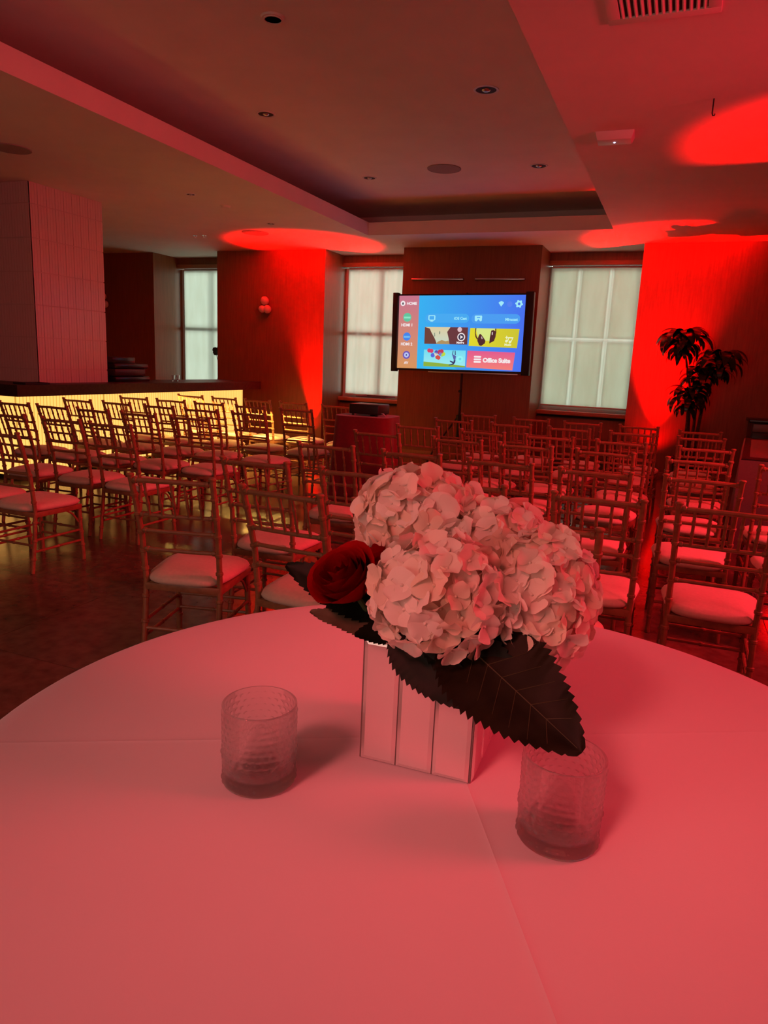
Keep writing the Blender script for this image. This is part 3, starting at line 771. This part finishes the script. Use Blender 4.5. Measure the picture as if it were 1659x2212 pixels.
for (cx_, cy_, cz_, n_, sc_, base) in ((-.22,-.04,1.86,52,.92,(.0,.02)), (-.08,-.10,1.16,34,.78,(-.05,-.05)), (.24,.0,1.62,36,.9,(.06,.0)), (.04,.0,1.42,26,.8,(.03,.05))):
    obj('cane', MB().tube([(base[0],base[1],.33),(base[0]*.6+cx_*.3,base[1]*.5+cy_*.4,.33+(cz_-.33)*.6),(cx_,cy_,cz_)], [.024,.02,.014], 10), BARK, pl)
    rnd = random.Random(n_)
    for k in range(n_):
        o = link('leaf', straps[k % 3], pl)
        t = k/n_
        o.location = (cx_, cy_, cz_-.22*t+.05)
        up = (1-t)*.55-.15
        o.rotation_euler = (rnd.uniform(-.3,.3), -up+rnd.uniform(-.15,.15), k*2.39996+rnd.uniform(-.2,.2))
        s = sc_*(.65+.4*math.sin(PI*min(1,t+.25)))*rnd.uniform(.85,1.1); o.scale = (s,s,s)
        # keep the leaves off the wall
        if math.sin(o.rotation_euler.z) > .45: o.rotation_euler.z += PI

def fixture(label, p):
    f = thing('uplight', label, 'light', (p[0], p[1], 0))
    obj('housing', MB().lathe([(.001,.03),(.062,.03),(.066,.05),(.066,.17),(.060,.178),(.05,.178),(.048,.160),(.001,.160)], 24), BLACK, f)
    obj('lens', MB().lathe([(.001,.164),(.047,.164)], 24), glow('red_lens', (1,.02,.02), 4), f)
    obj('base', B(-.06,.06,-.06,.06,0,.012), BLACK, f, bev=.003)
    for s in (-1, 1):
        obj('bracket', B(s*.070-.003, s*.070+.003, -.012, .012, .0, .11), BLACK, f, smooth=False)
    return f
fixture('black floor uplight at the foot of the red-lit wood pier', UPLIGHTS[0][0])
fixture('black floor uplight glowing at the foot of the wall by the plant', UPLIGHTS[1][0])
fixture('black floor uplight in front of the grey draped table', UPLIGHTS[2][0])

# ================================================================== CHAIRS
def ring_pts(a, b, n): return [Vector(a).lerp(Vector(b), i/n) for i in range(n+1)]
def bamboo(path, r, nodes, n=8, per=3):
    """tube along a path with slim raised rings at the given fractions"""
    P = [Vector(p) for p in path]
    seg = [(P[i+1]-P[i]).length for i in range(len(P)-1)]; T = sum(seg)
    def at(t):
        d = t*T
        for i, s in enumerate(seg):
            if d <= s or i == len(seg)-1: return P[i].lerp(P[i+1], min(1, d/s))
            d -= s
    st_ = {0.0: 1.0, 1.0: 1.0}
    acc = 0
    for s in seg[:-1]:
        acc += s; st_[round(acc/T, 5)] = 1.0
    e = .009/T
    for k in nodes:
        for d, m in ((-2.2*e, 1.0), (-e, 1.0), (-.6*e, 1.32), (.6*e, 1.32), (e, 1.0), (2.2*e, 1.0)):
            t = min(1, max(0, k+d)); st_[round(t, 5)] = m
    ts = sorted(st_)
    return MB().tube([at(t) for t in ts], [r*st_[t] for t in ts], n)
ch = thing('chiavari_chair', '', 'chair', (0,0,0))
def post(s):
    return [(s*.182,-.222,0),(s*.180,-.190,.22),(s*.178,-.172,.40),(s*.181,-.196,.62),(s*.184,-.235,.77),(s*.187,-.28,.912)]
CX = lambda mb, nm, par=None, m=CHAIR, **k: obj(nm, mb, m, par or ch, **k)
def postx(s, z):
    p = post(s)
    for i in range(len(p)-1):
        if p[i][2] <= z <= p[i+1][2]:
            t = (z-p[i][2])/(p[i+1][2]-p[i][2]); return Vector(p[i]).lerp(Vector(p[i+1]), t)
for s in (-1, 1):
    rl = CX(bamboo(post(s), .0135, (.10,.23,.36,.505,.60,.70,.80,.90), 10), 'rear_leg')
    tp = post(s)[-1]
    CX(MB().lathe([(.0135,-.004),(.017,.0),(.0185,.006),(.014,.011),(.001,.013)], 10, c=tp), 'finial', rl)
    CX(bamboo([(s*.190,.205,0),(s*.186,.192,.22),(s*.184,.188,.385)], .0145, (.28,.52,.76), 10), 'leg')
# seat rail frame: trapezoid
sf = MB()
def bar(a, b, w, h, mb):
    a = Vector(a); b = Vector(b); t = (b-a).normalized(); sd = Vector((-t.y, t.x, 0))*w/2; u = Vector((0,0,h/2))
    mb.add([a-sd-u,a+sd-u,b+sd-u,b-sd-u,a-sd+u,a+sd+u,b+sd+u,b-sd+u],[(0,1,2,3),(4,7,6,5),(0,4,5,1),(1,5,6,2),(2,6,7,3),(3,7,4,0)])
for a, b in (((-.18,-.175,.380),(.18,-.175,.380)),((-.19,.195,.380),(.19,.195,.380)),((-.178,-.18,.380),(-.188,.2,.380)),((.178,-.18,.380),(.188,.2,.380))):
    bar(a, b, .026, .034, sf)
sf.add([(-.17,-.17,.385),(.17,-.17,.385),(.18,.19,.385),(-.18,.19,.385),(-.17,-.17,.396),(.17,-.17,.396),(.18,.19,.396),(-.18,.19,.396)],[(0,3,2,1),(4,5,6,7),(0,1,5,4),(1,2,6,5),(2,3,7,6),(3,0,4,7)])
CX(sf, 'seat_frame', bev=.004)
def cush(u, v):
    # closed pillow: v over profile, u around
    a = 2*PI*u
    n = 4.2
    ca, sa = math.cos(a), math.sin(a)
    k = (abs(ca)**n+abs(sa)**n)**(-1/n)
    prof = [(0,0),(.55,0),(.93,.0),(1.01,.010),(1.035,.022),(1.0,.036),(.90,.050),(.68,.063),(.36,.071),(0,.074)]
    i = min(int(v*(len(prof)-1)+1e-6), len(prof)-1)
    r, z = prof[i]
    y = .005+.215*k*sa*r
    wx = .197+.022*(y/.215)
    return (wx*k*ca*r, y, .397+z)
CX(MB().grid(cush, 40, 9), 'cushion', m=CUSH, ang=60)
for z, r, nm in ((.892,.0115,'top_rail'),(.730,.0095,'back_rail'),(.652,.0095,'back_rail'),(.562,.0095,'back_rail')):
    a, b = postx(-1, z), postx(1, z)
    md = (a+b)/2+Vector((0,-.012 if nm == 'top_rail' else -.008,.004 if nm == 'top_rail' else 0))
    CX(bamboo([a, a.lerp(md,.55)+Vector((0,-.004,0)), md, b.lerp(md,.55)+Vector((0,-.004,0)), b], r, (.06,.94), 8), nm)
for k in range(5):
    t = (k+1)/6
    x = -.184+.368*t
    a = postx(1,.892); b = postx(1,.730)
    CX(bamboo([(x, b.y-.010, .730), (x, a.y-.012, .894)], .0068, (.33,.66), 8), 'spindle')
for z in (.14, .215):
    for s in (-1, 1):
        a = postx(s, z); CX(bamboo([a, (s*.187,.193,z)], .0085, (.5,), 8), 'stretcher')
for z in (.15, .225):
    CX(bamboo([(-.187,.194,z),(.187,.194,z)], .0085, (.5,), 8), 'stretcher')
CX(bamboo([postx(-1,.18), postx(1,.18)], .0085, (.5,), 8), 'stretcher')
for s in (-1, 1):
    CX(MB().tube([(s*.186,.19,.27),(s*.160,.19,.33),(s*.12,.19,.365)], .007, 6), 'seat_bracket')
    CX(MB().tube([(s*.184,.18,.27),(s*.183,.13,.335),(s*.182,.08,.365)], .007, 6), 'seat_bracket')

L = [(0,-4.433,3.23,0),(0,-3.923,3.218,0),(1,-4.929,4.155,0),(1,-4.355,4.149,.3),(1,-3.855,4.127,.5),(2,-5.894,5.061,-.2),(2,-5.412,5.06,-1),(2,-4.916,5.054,-3.2),(2,-4.386,5.043,-.4),(2,-3.852,5.063,3.2),(3,-5.963,5.914,-.1),(3,-5.451,5.94,-3.1),(3,-4.889,5.926,-3.2),(3,-4.355,5.905,.7),(3,-3.81,5.904,-3.5),(4,-5.959,6.78,3.5),(4,-5.434,6.795,3.5),(4,-4.902,6.789,1.3),(4,-4.342,6.767,-3.5),(4,-3.774,6.779,1.7),(5,-5.911,7.792,.1),(5,-5.408,7.816,-3.5),(5,-4.894,7.795,-3.5),(5,-4.367,7.769,-3.5),(5,-3.766,7.755,3.5)]
C_ = [(0,-1.988,2.48,14),(0,-1.446,2.479,-3.5),(0,-.929,2.486,0),(0,-.38,2.472,0),(1,-2,3.162,3.5),(1,-1.424,3.167,1.6),(1,-.867,3.16,0),(1,-.268,3.158,1.3),(2,-2.041,4.061,2.9),(2,-1.461,4.059,-2.6),(2,-.904,4.028,-3.5),(2,-.371,4.019,3.5),(3,-2.109,5.061,-3.5),(3,-1.472,5.074,-3.5),(3,-.96,5.053,-3.5),(3,-.417,5.061,-3.5),(4,-2.077,5.905,2.2),(4,-1.482,5.858,-3.5),(4,-.931,5.891,3.5),(4,-.373,5.907,-3.5),(5,-2.046,6.881,-2.2),(5,-1.462,6.879,3.5),(5,-.912,6.898,-3.5),(5,-.35,6.914,3.5),(6,-2.045,7.854,3.5),(6,-1.454,7.851,3.5),(6,-.902,7.805,3.4),(6,-.34,7.842,-3.5)]
R_ = [(0,.245,3.202,0),(1,.176,4.101,1.3),(1,.72,4.1,2),(2,.172,5.008,1.2),(2,.715,4.984,0),(3,.244,5.909,3.5),(4,.232,6.878,.7),(5,.241,7.669,3.5)]
ordw = ['nearest','second','third','fourth','fifth','sixth','farthest']
colw = ['leftmost','second from left','third from left','fourth from left','rightmost']
first = True
for block, rows, gname in (('left block by the bar', L, 'chairs of the left block'), ('centre block', C_, 'chairs of the centre block'), ('right block', R_, 'chairs of the right block')):
    nr = max(r[0] for r in rows)
    for r in range(nr+1):
        line = sorted([q for q in rows if q[0] == r], key=lambda q: q[1])
        for i, (_, x, y, a) in enumerate(line):
            o = ch if first else dup_tree(ch)
            first = False
            a = R(a)
            o.location = (x-math.sin(a)*.28, y+math.cos(a)*.28, 0)
            o.rotation_euler = (0, 0, a)
            rw = 'nearest' if r == 0 else ('farthest' if r == nr else ordw[r])
            if len(line) == 1: cw = 'the only one'
            else: cw = 'rightmost' if i == len(line)-1 else colw[i]
            o['label'] = 'gold bamboo-style chair, pale cushion, %s, %s row, %s' % (block, rw, cw)
            o['group'] = gname
            o['category'] = 'chair'

# ================================================================== ROUND TABLE
TC = (-.300, 1.121); TR = .842; TZ = .76
rt = thing('round_table', 'round table hidden under the white tablecloth in the foreground', 'table', (TC[0], TC[1], 0))
obj('tabletop', MB().lathe([(.001,.72),(TR-.03,.72),(TR-.02,.735),(TR-.03,.752),(.001,.752)], 64), WOOD_LIGHT, rt)
obj('pedestal', MB().lathe([(.001,.03),(.30,.03),(.30,.05),(.06,.10),(.05,.70),(.12,.72)], 32), BLACK, rt)
obj('base', MB().lathe([(.001,0),(.32,0),(.32,.03),(.001,.03)], 32), BLACK, rt)
def tcl(u, v):
    a = 2*PI*u
    if v < .62:
        s = v/.62; rr = (TR-.012)*s; return (rr*math.cos(a), rr*math.sin(a), TZ)
    s = (v-.62)/.38
    if s < .12:
        q = s/.12*PI/2
        rr = TR-.012+.012*math.sin(q); z = TZ-.012*(1-math.cos(q))
    else:
        q = (s-.12)/.88
        w = math.sin(a*16+.7*math.sin(a*3))*.045*q**.8
        rr = TR+.01*q+w+.02*q; z = TZ-.012-(TZ-.018)*q
    return (rr*math.cos(a), rr*math.sin(a), z)
tcloth = obj('tablecloth', MB().grid(tcl, 192, 50), CLOTH, None, ang=60, loc=(TC[0], TC[1], 0))
tag(tcloth, 'white cloth lit pink over the round foreground table', 'tablecloth')

# ---- hobnail glasses
def hobnail(label, loc, rz):
    g = thing('votive_glass', label, 'glass', loc, rz, group='hobnail glasses on the round table')
    H = .134; Ro = .0595; nt_ = 20; rows = 11
    NU, NV = 168, 110
    rowz = [.010+.0112*k for k in range(rows)]
    def outer(u, v):
        z = .003+v*(H-.003)
        r = Ro*(.985+.025*v)
        best = 0
        a = u*2*PI
        for k, rz_ in enumerate(rowz):
            if z > .128: break
            big = k in (0, 4)
            n = 30 if not big else 26
            ph = .5*(k % 2)
            da = ((u*n+ph) % 1)-.5
            dx = da*2*PI*Ro/n; dz = z-rz_
            rr = .0054 if big else .0042
            d2 = dx*dx+dz*dz
            if d2 < rr*rr: best = max(best, math.sqrt(rr*rr-d2)*(.58 if big else .32))
        r += best
        return (r*math.cos(a), r*math.sin(a), z)
    vs = []; w = NU
    for j in range(NV+1):
        for i in range(NU): vs.append(outer(i/NU, j/NV))
    # rim and inside wall, thick foot
    for r, z in ((Ro*1.005, H+.0018), (Ro*.985, H+.0026), (Ro*.965, H+.0018), (Ro*.955, H-.002), (Ro*.945, .06), (Ro*.935, .028), (Ro*.88, .0225), (Ro*.6, .021), (Ro*.3, .0205)):
        for i in range(NU):
            a = i/NU*2*PI; vs.append((r*math.cos(a), r*math.sin(a), z))
    nr = len(vs)//NU
    fs = [(j*w+i, j*w+(i+1) % w, (j+1)*w+(i+1) % w, (j+1)*w+i) for j in range(nr-1) for i in range(NU)]
    vs.append((0,0,.0205)); c = len(vs)-1
    fs += [((nr-1)*w+i, (nr-1)*w+(i+1) % w, c) for i in range(NU)]
    # underside with shallow punt
    o0 = len(vs)
    for r, z in ((Ro*.93, .0002), (Ro*.75, .0002), (Ro*.6, .003)):
        for i in range(NU):
            a = i/NU*2*PI; vs.append((r*math.cos(a), r*math.sin(a), z))
    fs += [(i, o0+i, o0+(i+1) % w, (i+1) % w) for i in range(NU)]
    for j in range(2):
        fs += [(o0+j*w+i, o0+(j+1)*w+i, o0+(j+1)*w+(i+1) % w, o0+j*w+(i+1) % w) for i in range(NU)]
    vs.append((0,0,.003)); c = len(vs)-1
    fs += [(o0+2*w+i, c, o0+2*w+(i+1) % w) for i in range(NU)]
    obj('glass_body', MB().add(vs, fs), HOBGLASS, g, ang=80)
    return g
g1 = hobnail('clear hobnail glass standing left of the mirrored vase', (-.565, .914, TZ+.001), 0)
g2 = dup_tree(g1); g2.location = (-.091, .979, TZ+.001); g2.rotation_euler = (0,0,.4)
g2['label'] = 'clear hobnail glass under the leaf tip, right of the mirrored vase'

# ---- mirrored vase
vb = Vector((-.4485, 1.045, TZ+.001)); VS = .207; VH = .221
va = thing('mirrored_vase', 'square mirrored vase with three upright panels on each side', 'vase', tuple(vb), R(1.6))
core = MB()
t_ = .010
core.box(.004, VS-.004, .004, .004+t_, .004, VH-.002); core.box(.004, VS-.004, VS-.004-t_, VS-.004, .004, VH-.002)
core.box(.004, .004+t_, .004+t_, VS-.004-t_, .004, VH-.002); core.box(VS-.004-t_, VS-.004, .004+t_, VS-.004-t_, .004, VH-.002)
core.box(.004, VS-.004, .004, VS-.004, 0, .004)
obj('vase_box', core, MIRBACK, va, smooth=False)
pw = (VS-.012)/3
def mpanel():
    b_ = .0065; e = .004
    # chamfered slab standing in the x-z plane, face at -y
    w_, h_ = pw-.0022, VH-.002
    return MB().add([(0,0,0),(w_,0,0),(w_,0,h_),(0,0,h_),(0,-.0012,0),(w_,-.0012,0),(w_,-.0012,h_),(0,-.0012,h_),(b_,-e,b_),(w_-b_,-e,b_),(w_-b_,-e,h_-b_),(b_,-e,h_-b_)],
        [(3,2,1,0),(0,1,5,4),(1,2,6,5),(2,3,7,6),(3,0,4,7),(4,5,9,8),(5,6,10,9),(6,7,11,10),(7,4,8,11),(8,9,10,11)]).mesh('mirror_panel', MIRROR, smooth=False)
pm = mpanel()
for side in range(4):
    for k in range(3):
        o = link('mirror_panel', pm, va)
        off = .006+k*pw+.0011
        if side == 0: o.location = (off, .004, .001); o.rotation_euler = (0,0,0)
        elif side == 1: o.location = (VS-.004, off, .001); o.rotation_euler = (0,0,PI/2)
        elif side == 2: o.location = (VS-off, VS-.004, .001); o.rotation_euler = (0,0,PI)
        else: o.location = (.004, VS-off, .001); o.rotation_euler = (0,0,-PI/2)
VC = Vector((vb.x+VS/2, vb.y+VS/2, TZ))

# ---- flowers
def petal(mb, L_, W_, cup, curl, M_, rnd, nu=5, nv=6):
    tw = rnd.uniform(-.25,.25); wv = rnd.uniform(0, 6)
    def fn(u, v):
        s = v; t = (u-.5)*2
        w = W_*(math.sin(PI*(s*.80+.10))**.75)*(1.0+.35*s)
        if s < .001: w *= .4
        y = s*L_*(1-.10*t*t*s)
        x = t*w
        z = cup*s*s*L_ + curl*(t*t)*w*.8 + .09*L_*math.sin(wv+t*3.4)*s*s + tw*t*w*s
        return M_ @ Vector((x, y, z))
    mb.grid(fn, nu, nv)
def floret_mesh(seedv, L_, W_, m):
    rnd = random.Random(seedv); mb = MB()
    for k in range(4):
        Mx = Matrix.Rotation(k*PI/2+rnd.uniform(-.15,.15), 4, 'Z') @ Matrix.Translation((0, .0015, -.001*(k % 2))) @ Matrix.Rotation(R(rnd.uniform(5, 48)), 4, 'X')
        petal(mb, L_*rnd.uniform(.88,1.1), W_*rnd.uniform(.9,1.1), rnd.uniform(-.45,.25), rnd.uniform(-.10,.45), Mx, rnd)
    mb.lathe([(.0005,-.003),(.0028,-.001),(.003,.001),(.0005,.004)], 8)
    mb.tube([(0,0,-.003),(0,0,-.030)], .0012, 5)
    return mb.mesh('floret', m, ang=180)
FL = [floret_mesh(k, .028, .0175, PETALS[k % 3]) for k in range(12)]
def leaf_mesh(L_, W_, m, droop, teeth=17, seedv=0, fold=.18):
    rnd = random.Random(seedv)
    n = teeth*4
    vs = []; fs = []; cols = 9
    for j in range(n+1):
        t = j/n
        w = W_*(math.sin(PI*min(1, .06+.94*t**.80))**.62)*(1-.25*t) if t < 1 else .0003
        if t > .82: w = min(w, W_*.62*((1-t)/.18)**.75+.0005)
        ph = (t*teeth) % 1.0
        tooth = 1-.14*(1-ph) if .04 < t < .95 else 1
        for i in range(cols):
            s = (i/(cols-1)-.5)*2
            tt = tooth if abs(s) > .9 else 1
            x = s*w*tt
            fwdshift = (ph*.5/teeth*L_*.5 if abs(s) > .9 else 0)
            y = t*L_+fwdshift
            z = -droop*L_*t*t + abs(s)*w*fold + .012*L_*math.sin(t*teeth*1.1+abs(s)*3)*abs(s)*.6
            vs.append((x, y, z))
    for j in range(n):
        for i in range(cols-1):
            fs.append((j*cols+i, j*cols+i+1, (j+1)*cols+i+1, (j+1)*cols+i))
    mb = MB().add(vs, fs)
    return mb
def add_leaf(parent, base, tip, normal, W_, m, droop=.08, seedv=0, vein=None, teeth=17, label=None):
    base = Vector(base); tip = Vector(tip); d = tip-base; L_ = d.length; yv = d.normalized()
    nz = Vector(normal); nz = (nz-yv*nz.dot(yv)).normalized(); xv = yv.cross(nz)
    o = obj('leaf', leaf_mesh(L_, W_, m, droop, teeth, seedv), m, parent, ang=180)
    Mx = Matrix((xv, yv, nz)).transposed().to_4x4(); Mx.translation = base
    o.matrix_parent_inverse = Matrix.Identity(4)
    o.matrix_local = Matrix.Translation(-Vector(parent.location)) @ Mx
    if label: o['label'] = label
    if vein:
        mb = MB(); N = 12
        mb.tube([(0, L_*t/N*.97, -droop*L_*(t/N*.97)**2+.0006) for t in range(N+1)], [.0011*(1-.75*t/N)+.0002 for t in range(N+1)], 6)
        for k in range(1, 7):
            t = .06+k*.115; w = W_*.58*math.sin(PI*min(1,.06+.94*t**.8))**.62*(1-.25*t)
            for s in (-1, 1):
                pts = []
                for q in range(5):
                    f = q/4; tt = t+f*.13
                    pts.append((s*w*f, L_*tt, -droop*L_*tt*tt+abs(w*f)*.18+.0006))
                mb.tube(pts, [.0006,.0006,.0005,.0004,.0003], 5)
        obj('vein', mb, vein, o)
    return o
def hydrangea(label, c, rad, n, seedv, scale=1.0, sq=(1,1,1), lab=None, tilt=(0,0,0)):
    rnd = random.Random(seedv)
    root = thing('hydrangea', label, 'flower', tuple(c), group='white hydrangeas in the mirrored vase')
    base = VC+Vector((rnd.uniform(-.03,.03), rnd.uniform(-.03,.03), .03))-Vector(c)
    obj('stem', MB().tube([base, base*.55+Vector((0,0,.03)), Vector((0,0,-rad*.4))], [.006,.006,.005], 8), STEM, root)
    core = MB().lathe([(max(.0005, rad*.80*math.sin(t*PI/14)), -rad*.80*math.cos(t*PI/14)) for t in range(15)], 24)
    core.v = [(x*sq[0], y*sq[1], z*sq[2]) for x, y, z in core.v]
    obj('flower_core', core, PETALS[1], root)
    for k in range(n):
        zt = 1-2*(k+.5)/n
        if zt < -.75: continue
        ph = k*2.39996+seedv
        rr = math.sqrt(1-zt*zt)
        nrm = Vector((rr*math.cos(ph), rr*math.sin(ph), zt))
        p = Vector((nrm.x*sq[0], nrm.y*sq[1], nrm.z*sq[2]))*rad*rnd.uniform(.90, 1.05)
        o = link('floret', FL[rnd.randrange(12)], root)
        nn = (nrm+Vector((rnd.uniform(-.38,.38), rnd.uniform(-.38,.38), rnd.uniform(-.30,.30)))).normalized()
        q = nn.to_track_quat('Z', 'Y')
        o.rotation_euler = (q.to_matrix() @ Matrix.Rotation(rnd.uniform(0, 6.28), 3, 'Z')).to_euler()
        o.location = p
        s = scale*rnd.uniform(.82, 1.2); o.scale = (s, s, s)
    return root
h1 = hydrangea('white hydrangea at the top back of the arrangement', (-.425, 1.245, 1.150), .103, 104, 1, 1.02, (1.1, .95, .85))
h2 = hydrangea('white hydrangea at the front, right of the red rose', (-.312, 1.030, 1.085), .098, 112, 2, .90, (1.04, .9, .92))
h3 = hydrangea('white hydrangea drooping over the right side of the vase', (-.172, 1.125, 1.075), .098, 116, 3, .86, (.82, .95, 1.15))
h4 = hydrangea('white hydrangea filling the upper right behind the front two', (-.268, 1.225, 1.120), .090, 92, 4, .90, (1.0, .9, .85))

# leaves (each on the hydrangea it grows beside)
add_leaf(h3, (-.285, 1.045, 1.020), (-.066, .93, .934), (.25, -.85, .55), .098, HLEAF2, .03, 5, VEIN, 19, 'brown-green serrated leaf with visible veins, tip over right glass')
add_leaf(h2, (-.372, 1.035, 1.030), (-.250, .985, .930), (-.1, -.95, .35), .066, HLEAF, .03, 6, None, 15, 'near-black serrated leaf over the vase front')
add_leaf(h2, (-.33, 1.04, 1.025), (-.16, 1.0, .975), (-.1, -.9, .45), .06, HLEAF, .02, 9, None, 15)
add_leaf(h1, (-.415, 1.085, 1.022), (-.614, 1.08, 1.076), (-.2, -.75, .65), .050, HLEAF, -.02, 7, None, 16, 'dark serrated leaf pointing left behind the rose')
add_leaf(h1, (-.39, 1.06, .995), (-.547, 1.045, 1.018), (0, -.45, .9), .036, HLEAF3, .05, 8, None, 16, 'brown leaf underside below the rose')
add_leaf(h1, (-.37, 1.06, 1.0), (-.45, 1.02, 1.00), (0, -.4, .9), .04, HLEAF, .05, 10, None, 12)

# roses
def rose(label, c, rad, axis, seedv):
    rnd = random.Random(seedv)
    root = thing('rose', label, 'flower', tuple(c), group='red roses in the mirrored vase')
    q = Vector(axis).normalized().to_track_quat('Z', 'Y').to_matrix().to_4x4()
    n = 20
    for k in range(n):
        f = k/(n-1)
        r = rad*(.10+.66*f**.85)
        spread = R(62+26*f); open_ = .03+.24*f**2.2
        h = rad*(1.55-.28*f**2)
        ph = k*2.39996+rnd.uniform(-.3,.3)
        wv = rnd.uniform(0, 6)
        def fn(u, v):
            t = (u-.5)*2; a = ph+t*spread
            bulge = math.sin(min(1, v*1.25)*PI/2)
            rr = r*(.22+.78*bulge)*(1-.10*max(0, v-.55)*(1-f)) + rad*open_*v**2.4
            edge = 1-.20*t*t*v+.03*math.sin(t*4+wv)*v
            curl = .55*rad*f**2*max(0, v-.80)**1.2
            z = -rad*.75+h*v*edge-curl
            rr += curl*.6+.02*rad*math.sin(t*3+wv)*v+.012*rad*(k % 3)
            return (q @ Vector((rr*math.cos(a), rr*math.sin(a), z)))
        obj('petal', MB().grid(fn, 10, 10), ROSE, root, ang=180)
    base = VC+Vector((0,0,.04))-Vector(c)
    st0 = q @ Vector((0,0,-rad*.5))
    obj('stem', MB().tube([base, (base+st0)*.5+Vector((0,0,.01)), st0], [.004,.004,.005], 8), STEM, root)
    obj('calyx', MB().lathe([(.0005,-.02),(rad*.2,-.01),(rad*.3,.01),(rad*.2,.02)], 12, c=tuple(st0)), STEM, root)
    return root
rose('dark red rose at the left front of the arrangement', (-.480, 1.045, 1.078), .060, (-.25, -.62, .72), 3)
rose('red rose half hidden behind the front rose and hydrangeas', (-.462, 1.160, 1.085), .050, (-.5, -.2, .8), 5)
rose('red rose peeking out behind the right hydrangea', (-.150, 1.255, 1.090), .050, (.6, .1, .7), 8)
